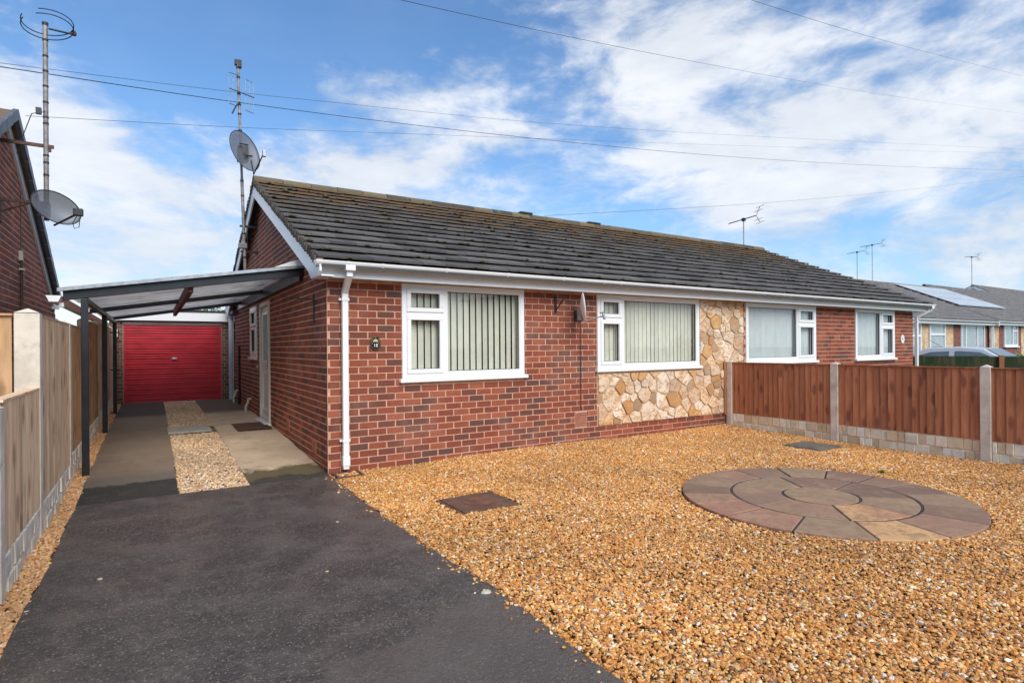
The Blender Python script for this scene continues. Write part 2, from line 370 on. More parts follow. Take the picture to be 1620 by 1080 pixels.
def rooftile():
    m, nt, b, out = newmat('roof_tile'); v, rnd = objvec(nt); p = wpos(nt)
    at = nn(nt, 'ShaderNodeAttribute'); at.attribute_name = 'tone'
    c = mixc(nt, at.outputs['Fac'], (.072, .064, .057), (.140, .125, .112))
    c = mixc(nt, math_n(nt, 'MULTIPLY', sstep(nt, noise(nt, p, 2.2, 6, .65), .45, .7), .45), c, (.22, .20, .185))
    sp = nn(nt, 'ShaderNodeSeparateXYZ'); lk(nt, p, sp.inputs[0])
    high = sstep(nt, sp.outputs[2], 2.7, 3.9)
    li = noise(nt, vscale(nt, p, (1, 2.2, 2.2)), 3.0, 8, .75)
    amt = math_n(nt, 'MULTIPLY', sstep(nt, math_n(nt, 'ADD', li, math_n(nt, 'MULTIPLY', high, .16)), .56, .68), math_n(nt, 'MULTIPLY_ADD', high, .8, .18))
    c = mixc(nt, amt, c, (.21, .125, .060))
    g2 = noise(nt, p, 9, 7, .75)
    c = mixc(nt, math_n(nt, 'MULTIPLY', sstep(nt, g2, .60, .72), math_n(nt, 'MULTIPLY_ADD', high, .5, .3)), c, (.20, .18, .11))
    lk(nt, c, b.inputs['Base Color']); b.inputs['Roughness'].default_value = .62; b.inputs['Specular IOR Level'].default_value = .4
    bump(nt, b, noise(nt, p, 45, 6, .7), .5, .006); return m
MT['tile'] = rooftile()

def dark_drive():
    m, nt, b, out = newmat('dark_brushed_concrete'); p = wpos(nt)
    sp = nn(nt, 'ShaderNodeSeparateXYZ'); lk(nt, p, sp.inputs[0])
    big = noise(nt, p, .9, 5, .6, .4); mid = noise(nt, p, 3.5, 6, .65); fine = noise(nt, p, 120, 4, .7)
    ridge = noise(nt, vscale(nt, vadd(nt, p, vscale(nt, noise(nt, p, 1.5, 2, col=True), (.12, .25, 0))), (5, 42, 1)), 1.0, 4, .65)
    c = mixc(nt, sstep(nt, big, .35, .68), (.040, .035, .032), (.092, .077, .066))
    c = mixc(nt, math_n(nt, 'MULTIPLY', sstep(nt, mid, .44, .62), .65), c, (.150, .122, .100)); c = mixc(nt, math_n(nt, 'MULTIPLY', sstep(nt, noise(nt, vadd(nt, p, (9.0, 4.0, 0.0)), 1.7, 6, .7), .52, .62), .6), c, (.030, .027, .026))
    agg = noise(nt, p, 95, 4, .85); agg2 = noise(nt, p, 34, 5, .8)
    c = mixc(nt, math_n(nt, 'MULTIPLY', sstep(nt, agg, .50, .66), .75), c, (.25, .20, .16))
    c = mixc(nt, math_n(nt, 'MULTIPLY', sstep(nt, agg2, .53, .66), .55), c, (.22, .18, .15))
    c = mixc(nt, math_n(nt, 'MULTIPLY', math_n(nt, 'SUBTRACT', 1.0, sstep(nt, agg2, .32, .45)), .6), c, (.018, .016, .016))
    c = mixc(nt, math_n(nt, 'MULTIPLY', math_n(nt, 'MULTIPLY', sstep(nt, ridge, .58, .72), sstep(nt, big, .5, .62)), .35), c, (.22, .16, .12))
    vo = nn(nt, 'ShaderNodeTexVoronoi'); vo.inputs['Scale'].default_value = 95; lk(nt, p, vo.inputs['Vector'])
    sc = nn(nt, 'ShaderNodeSeparateColor'); lk(nt, vo.outputs['Color'], sc.inputs[0])
    fl = math_n(nt, 'MULTIPLY', math_n(nt, 'GREATER_THAN', sc.outputs[0], .86), math_n(nt, 'LESS_THAN', vo.outputs['Distance'], .42))
    c = mixc(nt, math_n(nt, 'MULTIPLY', fl, .7), c, (.42, .33, .26))
    # smoother worn patch near the street
    e = math_n(nt, 'ADD', math_n(nt, 'MULTIPLY_ADD', sp.outputs[0], -.3, sp.outputs[1]), math_n(nt, 'MULTIPLY', noise(nt, p, 2.2, 3), .5))
    patch = math_n(nt, 'SUBTRACT', 1.0, sstep(nt, e, 2.42, 2.47))
    c = mixc(nt, math_n(nt, 'MULTIPLY', patch, .55), c, (.155, .125, .105))
    c = mixc(nt, math_n(nt, 'MULTIPLY', sstep(nt, fine, .55, .8), .4), c, (.20, .17, .15))
    lk(nt, c, b.inputs['Base Color'])
    wet = noise(nt, p, 1.1, 5, .65)
    rg = nn(nt, 'ShaderNodeMapRange'); lk(nt, wet, rg.inputs[0]); rg.inputs[1].default_value = .35; rg.inputs[2].default_value = .65; rg.inputs[3].default_value = .24; rg.inputs[4].default_value = .50
    pd = nn(nt, 'ShaderNodeVectorMath'); pd.operation = 'DISTANCE'; pd.inputs[1].default_value = (.45, 5.0, 0); lk(nt, vscale(nt, p, (1.0, 1.0, 1.0)), pd.inputs[0])
    damp = math_n(nt, 'SUBTRACT', 1.0, sstep(nt, math_n(nt, 'ADD', pd.outputs['Value'], math_n(nt, 'MULTIPLY', mid, .8)), .7, 1.7))
    lk(nt, math_n(nt, 'MULTIPLY_ADD', damp, -.10, rg.outputs[0], clamp=True), b.inputs['Roughness']); lk(nt, math_n(nt, 'MULTIPLY_ADD', damp, .3, .7), b.inputs['Specular IOR Level'])
    h = math_n(nt, 'ADD', math_n(nt, 'MULTIPLY', fine, .8), math_n(nt, 'MULTIPLY', ridge, .35))
    h = math_n(nt, 'ADD', h, math_n(nt, 'MULTIPLY', agg2, 1.4))
    bump(nt, b, h, 1.0, .012); return m
MT['drive'] = dark_drive()
def tan_concrete(side):
    m, nt, b, out = newmat('tan_concrete_' + side); p = wpos(nt)
    sp = nn(nt, 'ShaderNodeSeparateXYZ'); lk(nt, p, sp.inputs[0]); y = sp.outputs[1]
    big = noise(nt, p, 1.4, 6, .62); n2 = noise(nt, p, 6, 6, .7)
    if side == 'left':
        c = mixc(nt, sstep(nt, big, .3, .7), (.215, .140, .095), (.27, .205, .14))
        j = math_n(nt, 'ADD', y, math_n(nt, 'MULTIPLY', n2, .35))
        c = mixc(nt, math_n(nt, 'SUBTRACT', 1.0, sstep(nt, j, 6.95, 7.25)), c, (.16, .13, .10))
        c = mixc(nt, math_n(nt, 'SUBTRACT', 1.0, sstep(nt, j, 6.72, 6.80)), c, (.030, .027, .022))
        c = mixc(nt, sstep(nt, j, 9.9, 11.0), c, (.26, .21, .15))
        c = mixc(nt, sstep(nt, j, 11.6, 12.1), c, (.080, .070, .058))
    else:
        c = mixc(nt, sstep(nt, big, .3, .7), (.50, .37, .24), (.68, .52, .36))
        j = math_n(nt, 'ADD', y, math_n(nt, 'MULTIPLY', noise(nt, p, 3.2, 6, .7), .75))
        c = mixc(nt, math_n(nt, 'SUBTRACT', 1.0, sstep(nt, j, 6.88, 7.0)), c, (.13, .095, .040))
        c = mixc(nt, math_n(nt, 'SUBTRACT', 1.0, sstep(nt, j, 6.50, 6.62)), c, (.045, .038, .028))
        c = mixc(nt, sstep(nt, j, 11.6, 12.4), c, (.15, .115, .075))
    c = mixc(nt, math_n(nt, 'MULTIPLY', sstep(nt, n2, .5, .7), .35), c, (.13, .10, .07))
    fine = noise(nt, p, 110, 4, .7)
    c = mixc(nt, math_n(nt, 'MULTIPLY', sstep(nt, fine, .55, .75), .4), c, (.50, .41, .31)); c = mixc(nt, math_n(nt, 'MULTIPLY', sstep(nt, noise(nt, p, 26, 6, .8), .55, .68), .35), c, (.10, .08, .06))
    lk(nt, c, b.inputs['Base Color']); b.inputs['Roughness'].default_value = .8
    h = math_n(nt, 'ADD', fine, noise(nt, vscale(nt, p, (38, 5, 1)), 1.0, 5)); h = math_n(nt, 'ADD', h, noise(nt, p, 30, 5, .7)); bump(nt, b, h, .9, .007); return m
MT['conc_l'] = tan_concrete('left'); MT['conc_r'] = tan_concrete('right')

def flag():
    m = tonemat('sandstone_flag', [(0, (.19, .12, .095)), (.25, (.29, .175, .13)), (.45, (.36, .245, .155)), (.6, (.36, .20, .14)), (.75, (.42, .24, .155)), (.88, (.40, .185, .13)), (1, (.66, .38, .18))], .85, 7, .16, .6, 16, .008, band=((.26, .175, .105), .6), wdirt=((.46, .29, .17), .5, 4.5), spec=.12)
    return m
MT['flag'] = flag()
def manhole_mat():
    m, nt, b, out = newmat('rusty_cover'); v, r = objvec(nt); p = wpos(nt)
    n = noise(nt, p, 5, 6, .7, .8)
    c = mixc(nt, sstep(nt, n, .35, .65), (.13, .050, .030), (.19, .10, .060))
    c = mixc(nt, math_n(nt, 'MULTIPLY', sstep(nt, noise(nt, p, 9, 5), .5, .65), .7), c, (.085, .065, .040))
    lk(nt, c, b.inputs['Base Color']); b.inputs['Roughness'].default_value = .7; bump(nt, b, noise(nt, p, 70, 4), .4, .004); return m
MT['cover'] = manhole_mat()
MT['cover2'] = simple('grey_brown_cover', (.16, .135, .105), .75, .3, 6, .4, 70, world=True)

def brickface(name, c1, c2, c3, mort, w, h, swap=False):
    """for walls too far off to tell the bricks apart"""
    m, nt, b, out = newmat(name)
    sp = nn(nt, 'ShaderNodeSeparateXYZ'); lk(nt, wpos(nt), sp.inputs[0]); cb = nn(nt, 'ShaderNodeCombineXYZ')
    lk(nt, math_n(nt, 'ADD', sp.outputs[0], sp.outputs[1]), cb.inputs[0]); lk(nt, sp.outputs[2], cb.inputs[1])
    br = nn(nt, 'ShaderNodeTexBrick'); lk(nt, cb.outputs[0], br.inputs['Vector'])
    br.inputs['Scale'].default_value = 1; br.inputs['Brick Width'].default_value = w; br.inputs['Row Height'].default_value = h; br.inputs['Mortar Size'].default_value = .007
    br.inputs['Color1'].default_value = c1 + (1,); br.inputs['Color2'].default_value = c2 + (1,); br.inputs['Mortar'].default_value = mort + (1,)
    c = mixc(nt, math_n(nt, 'MULTIPLY', sstep(nt, noise(nt, wpos(nt), 7, 4), .45, .65), .6), br.outputs['Color'], c3)
    lk(nt, c, b.inputs['Base Color']); b.inputs['Roughness'].default_value = .9; return m
MT['far_brick'] = brickface('far_brick', (.21, .052, .035), (.12, .040, .030), (.16, .045, .03), (.42, .25, .18), .2, .075)
MT['far_stone'] = brickface('far_stone', (.66, .47, .28), (.46, .29, .15), (.74, .60, .42), (.42, .32, .22), .29, .19)
def far_tile_mat():
    m, nt, b, out = newmat('far_roof_courses'); p = wpos(nt); sp = nn(nt, 'ShaderNodeSeparateXYZ'); lk(nt, p, sp.inputs[0])
    c = mixc(nt, sstep(nt, noise(nt, p, 4, 6, .7), .4, .7), (.13, .115, .105), (.24, .20, .17))
    lk(nt, c, b.inputs['Base Color']); b.inputs['Roughness'].default_value = .55; return m
MT['far_tile'] = far_tile_mat()
MT['solar'] = simple('solar_glass_sky_glint', (.50, .52, .54), .2, .1, 3, spec=1.0)  # sky glint on the panels painted into the pale base colour
MT['solar_frame'] = simple('solar_frame', (.55, .57, .6), .3, .05, 3, metal=.8)
def ground_mat():
    m, nt, b, out = newmat('open_ground'); p = wpos(nt)
    c = mixc(nt, sstep(nt, noise(nt, p, .15, 4), .45, .6), (.055, .080, .030), (.075, .095, .040))
    c = mixc(nt, math_n(nt, 'MULTIPLY', sstep(nt, noise(nt, p, 12, 4), .4, .7), .4), c, (.10, .09, .05))
    lk(nt, c, b.inputs['Base Color']); b.inputs['Roughness'].default_value = .95; return m
MT['ground'] = ground_mat()
MT['asphalt'] = simple('asphalt', (.05, .05, .05), .85, .2, 8, .6, 160, world=True)

# ------------------------------------------------------------------ ground
def gz(y): return 0.0 if y <= 6.07 else 0.2 * (1 - math.exp(-(y - 6.07) / 3.2))
XS, YF = 1.542, 6.072          # side wall plane, front wall plane
def sheet(name, x0, x1, y0, y1, dz, mat, ny=1, nx=1, parent=None):
    mb = MB(); vs = []; fs = []
    for j in range(ny + 1):
        y = y0 + (y1 - y0) * j / ny
        for i in range(nx + 1): vs.append((x0 + (x1 - x0) * i / nx, y, gz(y) + dz))
    for j in range(ny):
        for i in range(nx):
            a = j * (nx + 1) + i; fs.append((a, a + 1, a + nx + 2, a + nx + 1))
    mb.add(vs, fs); return mb.build(name, mat, parent)
struct(MB().add([(-400, -400, -.10), (400, -400, -.10), (400, 400, -.10), (-400, 400, -.10)], [(0, 1, 2, 3)]).build('ground', MT['ground']))
struct(MB().box((-60, -9.5, -.096), (60, -3.8, -.05)).build('road', MT['asphalt']))
struct(MB().box((-60, -3.8, -.096), (60, -2.2, -.02)).build('pavement', MT['asphalt']))
def drive_edges():
    """front slab: slightly ragged edge against the gravel, 3 cm proud"""
    mb = MB(); n = 60; L = []; Rr = []
    for j in range(n + 1):
        y = -2.2 + (6.0 + 2.2) * j / n
        L.append((-.545 + .010 * math.sin(y * 3.1) + RU(-.006, .006), y)); Rr.append((1.525 + .012 * math.sin(y * 2.3 + 1) + RU(-.008, .008) + (.03 if y < 3 else 0), y))
    top = .012
    vs = [(x, y, top) for x, y in L] + [(x, y, top) for x, y in Rr] + [(x - .01, y, -.08) for x, y in L] + [(x + .012, y, -.08) for x, y in Rr]
    m = n + 1; fs = []
    for j in range(n):
        fs.append((j, m + j, m + j + 1, j + 1)); fs.append((2 * m + j, j, j + 1, 2 * m + j + 1)); fs.append((m + j, 3 * m + j, 3 * m + j + 1, m + j + 1))
    fs.append((n, m + n, 3 * m + n, 2 * m + n))
    mb.add(vs, fs); return mb.build('driveway', MT['drive'])
struct(drive_edges())
def strip(name, x0, x1, y0, y1, mat, top=.012, seg=10):
    mb = MB(); vs = []; fs = []
    for j in range(seg + 1):
        y = y0 + (y1 - y0) * j / seg; z = gz(y) + top
        e = RU(-.006, .006)
        vs += [(x0 + e, y, z - .09), (x0 + e, y, z), (x1 + e, y, z), (x1 + e, y, z - .09)]
    for j in range(seg):
        a = j * 4
        for k in range(3): fs.append((a + k, a + k + 1, a + k + 5, a + k + 4)[::-1])
    fs += [(0, 1, 2, 3), tuple(seg * 4 + k for k in (3, 2, 1, 0))]
    mb.add(vs, fs); return mb.build(name, mat)
root_l = None
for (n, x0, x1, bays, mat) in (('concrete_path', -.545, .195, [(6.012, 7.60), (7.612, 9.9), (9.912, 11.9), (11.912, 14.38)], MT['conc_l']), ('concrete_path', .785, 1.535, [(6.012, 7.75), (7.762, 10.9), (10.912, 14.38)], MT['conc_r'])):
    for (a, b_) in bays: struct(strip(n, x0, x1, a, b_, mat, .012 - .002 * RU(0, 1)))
for (x0_, x1_, ys_) in ((-.545, .195, (6.006, 7.606, 9.906, 11.906)), (.785, 1.535, (6.006, 7.756, 10.906))):
    for y_ in ys_: struct(MB().box((x0_, y_ - .008, gz(y_) - .04), (x1_, y_ + .008, gz(y_) + .006)).build('path_joint', MT['slate_dark']))
struct(sheet('gravel_bed', 1.50, 12.0, -2.2, 6.05, -.022, MT['soil'], 1))
struct(sheet('gravel_bed', .19, .79, 6.0, 14.4, -.02, MT['soil'], 12))
struct(sheet('gravel_bed', -.76, -.53, -2.2, 14.4, -.024, MT['soil'], 20))
struct(sheet('side_garden', -9, -.76, -2.2, 40, -.028, MT['ground'], 20))
struct(sheet('neighbour_drive', 14.75, 19.9, -2.2, 12, -.20, MT['asphalt'], 10))
struct(MB().box((20.0, -2.2, -.09), (34.0, 9.2, -.03)).build('front_drive', MT['asphalt']))

# gravel: loose stones, instanced by geometry nodes
def gravel_tree():
    ng = bpy.data.node_groups.new('loose_stones', 'GeometryNodeTree')
    ng.interface.new_socket('Geometry', in_out='INPUT', socket_type='NodeSocketGeometry'); ng.interface.new_socket('Geometry', in_out='OUTPUT', socket_type='NodeSocketGeometry')
    N = ng.nodes; L = ng.links
    gi = N.new('NodeGroupInput'); go = N.new('NodeGroupOutput')
    g2i = N.new('GeometryNodeGeometryToInstance')
    for k in range(7):
        ico = N.new('GeometryNodeMeshIcoSphere'); ico.inputs['Radius'].default_value = 1.0; ico.inputs['Subdivisions'].default_value = 2 if k < 3 else 1
        sp = N.new('GeometryNodeSetPosition'); nz = N.new('ShaderNodeTexNoise'); nz.inputs['Scale'].default_value = .9; nz.noise_dimensions = '4D'; nz.inputs['W'].default_value = 3.7 * k; nz.inputs['Detail'].default_value = 1
        sb = N.new('ShaderNodeVectorMath'); sb.operation = 'SUBTRACT'; sb.inputs[1].default_value = (.5, .5, .5); L.new(nz.outputs['Color'], sb.inputs[0])
        sc = N.new('ShaderNodeVectorMath'); sc.operation = 'SCALE'; sc.inputs['Scale'].default_value = 2.1; L.new(sb.outputs[0], sc.inputs[0])
        L.new(ico.outputs['Mesh'], sp.inputs['Geometry']); L.new(sc.outputs[0], sp.inputs['Offset'])
        sm = N.new('GeometryNodeSetMaterial'); sm.inputs['Material'].default_value = MT['pebble']; L.new(sp.outputs[0], sm.inputs[0])
        L.new(sm.outputs[0], g2i.inputs[0])
    iop = N.new('GeometryNodeInstanceOnPoints'); iop.inputs['Pick Instance'].default_value = True
    def attr(name, t):
        a = N.new('GeometryNodeInputNamedAttribute'); a.data_type = t; a.inputs['Name'].default_value = name; return a.outputs[0]
    L.new(gi.outputs[0], iop.inputs['Points']); L.new(g2i.outputs[0], iop.inputs['Instance'])
    L.new(attr('pick', 'INT'), iop.inputs['Instance Index']); 
    L.new(attr('rot', 'FLOAT_VECTOR'), iop.inputs['Rotation']); L.new(attr('siz', 'FLOAT_VECTOR'), iop.inputs['Scale'])
    L.new(iop.outputs[0], go.inputs[0]); return ng
def pebble_mat():
    m, nt, b, out = newmat('gravel_stone')
    a = nn(nt, 'ShaderNodeAttribute'); a.attribute_type = 'INSTANCER'; a.attribute_name = 'stonecol'
    n = noise(nt, wpos(nt), 90, 3); k = math_n(nt, 'MULTIPLY_ADD', n, .6, .7)
    cc = nn(nt, 'ShaderNodeCombineColor')
    for i in range(3): lk(nt, k, cc.inputs[i])
    lk(nt, mixc(nt, 1.0, a.outputs['Color'], cc.outputs[0], 'MULTIPLY'), b.inputs['Base Color']); b.inputs['Roughness'].default_value = .55; return m
MT['pebble'] = pebble_mat()
GT = gravel_tree()
import numpy as np
rng = np.random.default_rng(5)
PAL_GOLD = np.array([(.68, .34, .085), (.58, .26, .055), (.46, .18, .04), (.76, .45, .15), (.80, .60, .30), (.80, .72, .55), (.27, .12, .05), (.30, .24, .19), (.86, .82, .74), (.60, .28, .12)])
PW_GOLD = np.array([.24, .20, .13, .15, .09, .035, .05, .018, .007, .06])
PAL_TAN = np.array([(.50, .36, .22), (.42, .28, .16), (.62, .48, .32), (.72, .62, .48), (.30, .20, .12), (.56, .34, .14), (.32, .28, .24)])
PW_TAN = np.array([.22, .2, .18, .1, .1, .14, .06])
def gravel(name, pts, pal, pw, rmin, rmax, label):
    n = len(pts); me = bpy.data.meshes.new(name); me.vertices.add(n); me.vertices.foreach_set('co', pts.astype(np.float32).ravel())
    r = rmin + (rmax - rmin) * rng.uniform(0, 1, n) ** 1.6
    siz = np.stack([r * rng.uniform(.8, 1.35, n), r * rng.uniform(.65, 1.0, n), r * rng.uniform(.4, .62, n)], 1)
    rot = np.stack([rng.normal(0, .35, n), rng.normal(0, .35, n), rng.uniform(0, 6.28, n)], 1)
    c = pal[rng.choice(len(pal), n, p=pw / pw.sum())] * rng.uniform(.82, 1.2, (n, 1)) * (1 + .10 * np.sin(pts[:, :1] * 1.9 + 1) * np.sin(pts[:, 1:2] * 2.3) + .06 * np.sin(pts[:, :1] * 6.1 + pts[:, 1:2] * 3.7))
    col = np.concatenate([np.clip(c * np.array([1.0, .94, .92]), 0, .9), np.ones((n, 1))], 1)
    for (an, t, k, d) in (('siz', 'FLOAT_VECTOR', 'vector', siz), ('rot', 'FLOAT_VECTOR', 'vector', rot), ('stonecol', 'FLOAT_COLOR', 'color', col), ('pick', 'INT', 'value', rng.integers(0, 7, n).astype(np.int32))):
        a = me.attributes.new(an, t, 'POINT'); a.data.foreach_set(k, np.ascontiguousarray(d if t == 'INT' else d.astype(np.float32)).ravel())
    me.materials.append(MT['pebble'])
    o = bpy.data.objects.new(name, me); COL.objects.link(o); mod = o.modifiers.new('stones', 'NODES'); mod.node_group = GT
    o['kind'] = 'stuff'; o['label'] = label; return o
PCX, PCY, PRX, PRY = 4.86, 2.76, 1.17, 1.13
def field(n, x0, x1, y0, y1, zf, keep):
    x = rng.uniform(x0, x1, n); y = rng.uniform(y0, y1, n); k = keep(x, y); x, y = x[k], y[k]
    z = zf(x, y) + rng.uniform(-.009, .005, len(x)); return np.stack([x, y, z], 1)
def gznp(y): return np.where(y > 6.07, .2 * (1 - np.exp(-(y - 6.07) / 3.2)), 0)
def keep_front(x, y):
    e = ((x - PCX) / (PRX + .002)) ** 2 + ((y - PCY) / (PRY + .002)) ** 2 > 1
    m1 = ~((x > 2.04) & (x < 2.60) & (y > 3.98) & (y < 4.52)); m2 = ~((x > 6.95) & (x < 7.50) & (y > 3.95) & (y < 4.47))
    v = (y > .27 * x - .9) & (np.hypot(x, y) > 1.3)
    edge = x > 1.535 + .02 * np.sin(y * 7) + .015 * np.sin(y * 17)
    return e & m1 & m2 & v & edge & ((x < 7.90) | (y < -9))
def zf_front(x, y):
    wall = .025 * np.clip((y - 5.2) / .9, 0, 1) * np.clip((x - 1.6) / 1.5, 0, 1)
    return .004 + wall + .010 * np.sin(x * 1.7 + .5) * np.sin(y * 1.3) + .006 * np.sin(x * 5.1 + y * 2.3) * np.sin(y * 4.3 - x) - .012 * np.clip(1 - np.abs(x - 1.55) / .08, 0, 1)
PF = field(330000, 1.5, 7.92, -.6, 6.07, zf_front, keep_front)
gravel('golden_gravel', PF, PAL_GOLD, PW_GOLD, .0066, .0135, 'loose golden orange gravel covering the front garden')
PSP = field(2600, 1.30, 1.56, -.4, 5.95, lambda x, y: .016 + 0 * x, lambda x, y: (rng.uniform(0, 1, len(x)) < np.exp(-(1.53 - x) / .035) * .55) & (np.hypot(x, y) > 1.3))
gravel('spilled_gravel', PSP, PAL_GOLD, PW_GOLD, .006, .012, 'scattered golden stones spilled over the edge of the dark driveway')
PM = field(26000, .2, .785, 6.02, 14.38, lambda x, y: gznp(y) + .002, lambda x, y: ~((y > 9.24) & (y < 9.92)))
gravel('path_gravel', PM, PAL_TAN * 1.15, PW_TAN, .008, .014, 'pale tan gravel strip between the two concrete paths')
PLs = field(17000, -.70, -.53, .8, 14.3, lambda x, y: gznp(y) + .002 + .02 * np.clip((-.60 - x) / .1, 0, 1), lambda x, y: x < -.545 + .02 * np.sin(y * 9))
gravel('fence_gravel', PLs, (PAL_GOLD * .55 + .45 * PAL_GOLD.mean(0)) * 1.1, PW_GOLD, .008, .014, 'brown gravel strip along the foot of the left fence')

# a few loose stones lying on the driveway
def loose(x, y, r, c, lab):
    mb = MB(); n = 9; top = []; bot = []
    for k in range(n):
        a = 2 * math.pi * k / n; rr = r * RU(.75, 1.1); bot.append((x + rr * math.cos(a), y + rr * .7 * math.sin(a), .012)); top.append((x + rr * .7 * math.cos(a), y + rr * .5 * math.sin(a), .012 + r * .35))
    mb.add(bot + top, [tuple(range(n, 2 * n))] + [(k, (k + 1) % n, n + (k + 1) % n, n + k) for k in range(n)])
    return tag(mb.build('stone', simple('loose_stone', c, .7, .15, 20)), lab, 'stone')
loose(1.50, 2.66, .030, (.55, .48, .40), 'largest pale stone lying on the edge of the dark driveway beside the gravel')
loose(-.26, 4.02, .017, (.42, .36, .27), 'pale flat stone on the dark driveway near the left fence')
loose(.86, 3.42, .012, (.50, .40, .25), 'small tan stone lying in the middle of the dark driveway')
loose(1.17, 4.35, .014, (.45, .38, .30), 'small beige stone on the driveway nearest the square rusty cover')
loose(-.18, 6.35, .035, (.30, .26, .16), 'flat buff stone on the dark stained end of the left concrete path')
def weed():
    mb = MB()
    for k in range(26):
        a = RU(0, 6.28); l = RU(.02, .05); p = Vector((6.27 + RU(-.02, .02), 2.93 + RU(-.02, .02), .012)); d = Vector((math.cos(a), math.sin(a), RU(.3, 1.2))).normalized() * l
        s = Vector((-math.sin(a), math.cos(a), 0)) * l * .25
        mb.add([p, p + d * .6 + s, p + d, p + d * .6 - s], [(0, 1, 2, 3)], RU(0, 1))
    return mb
tag(weed().build('weed', MT['leaf_bright']), 'tiny bright green weed growing in the gravel beyond the stone circle', 'weed')

# ------------------------------------------------------------------ brickwork
BRK = {}
def brick_mesh(kind, L, ti, matn):
    key = (kind, round(L, 2), ti, matn)
    if key not in BRK:
        mb = MB(); L2 = round(L, 2) ; h = .0635 if kind == 'y-' else .0605; e = .003; o = .005 if kind == 'y-' else .002
        pts = [(0, 0, 0), (L2, 0, 0), (L2, 0, h), (0, 0, h), (e, -o, e), (L2 - e, -o, e), (L2 - e, -o, h - e), (e, -o, h - e)]
        fs = [(4, 5, 6, 7), (0, 1, 5, 4), (1, 2, 6, 5), (2, 3, 7, 6), (3, 0, 4, 7)]
        if kind == 'x-': pts = [(y, x, z) for x, y, z in pts]; fs = [f[::-1] for f in fs]     # wall facing -x
        if kind == 'x+': pts = [(-y, x, z) for x, y, z in pts]
        mb.add(pts, fs, ti / 9.0); BRK[key] = mb.mesh('brick', MT[matn])
    return BRK[key]
def brick_rows(a0, a1, z0, z1, L, openings=(), lim=None, phase=0.0, gap=.011):
    out = []; k = 0; z = z0
    while z + .06 <= z1:
        lo, hi = a0, a1
        if lim: lo, hi = lim(z, lo, hi)
        s = a0 - L + (0 if k % 2 == 0 else L / 2) + phase * L
        while s < hi:
            x0, x1 = max(s, lo), min(s + L, hi)
            segs = [(x0, x1)] if x1 - x0 > .03 else []
            for (o0, o1, q0, q1) in openings:
                if z + .055 > q0 and z + .01 < q1:
                    ns = []
                    for (p, q) in segs:
                        if q <= o0 or p >= o1: ns.append((p, q))
                        else:
                            if o0 - p > .03: ns.append((p, o0))
                            if q - o1 > .03: ns.append((o1, q))
                    segs = ns
            for (p, q) in segs:
                if q - p > .03: out.append((p + gap / 2, q - gap / 2, z))
            s += L
        z += .075; k += 1
    return out
def lay(rows, kind, plane, parent, matn, limit, tonef=None):
    """nearest bricks as objects, the rest joined as one stuff part"""
    allb = []
    for (p, q, z) in rows:
        ti = tonef() if tonef else random.choices(range(10), (1, 2, 4, 4, 5, 7, 8, 7, 4, 2))[0]
        c = ((p + q) / 2, plane, z) if kind == 'y-' else (plane, (p + q) / 2, z)
        allb.append((p, q, z, ti, c))
    return allb
def place_bricks(groups, limit, matn='brick', rank=None):
    items = []
    for (bl, kind, plane, parent) in groups:
        for b in bl: items.append((rank(b[4], kind, b), b, kind, plane, parent))
    items.sort(key=lambda t: -t[0])
    rest = {}
    for i, (_, (p, q, z, ti, c), kind, plane, parent) in enumerate(items):
        pr = RU(0, .0018)
        if i < limit:
            me = brick_mesh(kind, q - p, ti, matn)
            loc = (p, plane - pr, z) if kind == 'y-' else (plane + (-pr if kind == 'x-' else pr), p, z)
            inst(me, 'brick', parent, loc)
        else:
            mb = rest.setdefault((parent.name, kind), (MB(), parent))[0]
            h = .0635 if kind == 'y-' else .0605; e = .003; o = (.005 if kind == 'y-' else .002) + pr; L2 = q - p
            pts = [(0, 0, 0), (L2, 0, 0), (L2, 0, h), (0, 0, h), (e, -o, e), (L2 - e, -o, e), (L2 - e, -o, h - e), (e, -o, h - e)]
            fs = [(4, 5, 6, 7), (0, 1, 5, 4), (1, 2, 6, 5), (2, 3, 7, 6), (3, 0, 4, 7)]
            if kind == 'y-': w = [(x + p, y + plane, zz + z) for x, y, zz in pts]
            elif kind == 'x-': w = [(y + plane, x + p, zz + z) for x, y, zz in pts]; fs = [f[::-1] for f in fs]
            else: w = [(-y + plane, x + p, zz + z) for x, y, zz in pts]
            mb.add(w, fs, ti / 9.0)
    for (pn, k), (mb, parent) in rest.items(): mb.build('brickwork', MT[matn], parent, stuff=True)
def view_size(c, kind, b):
    dx, dy, dz = c[0], c[1], c[2] - CAM_H; d = math.sqrt(dx * dx + dy * dy + dz * dz)
    fac = abs(dy if kind == 'y-' else dx) / d
    return (b[1] - b[0]) * fac / (d * d)

# ------------------------------------------------------------------ the semi-detached bungalow
WT = 2.045
bung = thing('bungalow', 'red brick bungalow pair with dark tiled roof, stone panel and white windows, beside the carport', 'bungalow', (8.0, 10.0, 0))
WIN = [(2.36, 3.99, .94), (5.20, 7.29, .975), (8.46, 10.55, 1.0), (11.96, 13.56, 1.0)]
wall = MB()
EPS = .004
def seg(mb, x0, x1, z0, z1): mb.box((x0, YF, z0), (x1, YF + .25, z1))
xs = [1.542, 2.36, 3.99, 5.20, 7.29, 8.40, 8.46, 10.55, 11.96, 13.56, 14.42]
for (a, b_) in ((1.542, 2.36), (3.99, 5.20), (10.55, 11.96), (13.56, 14.42)): seg(wall, a, b_, -.15, WT)
seg(wall, 2.36, 3.99, -.15, .94); seg(wall, 5.20, 8.40, -.15, .215); seg(wall, 8.40, 10.55, -.15, 1.0); seg(wall, 11.96, 13.56, -.15, 1.0)
seg(wall, 8.40, 8.46, 1.0, WT)
front = wall.build('front_wall', MT['mortar'], bung)
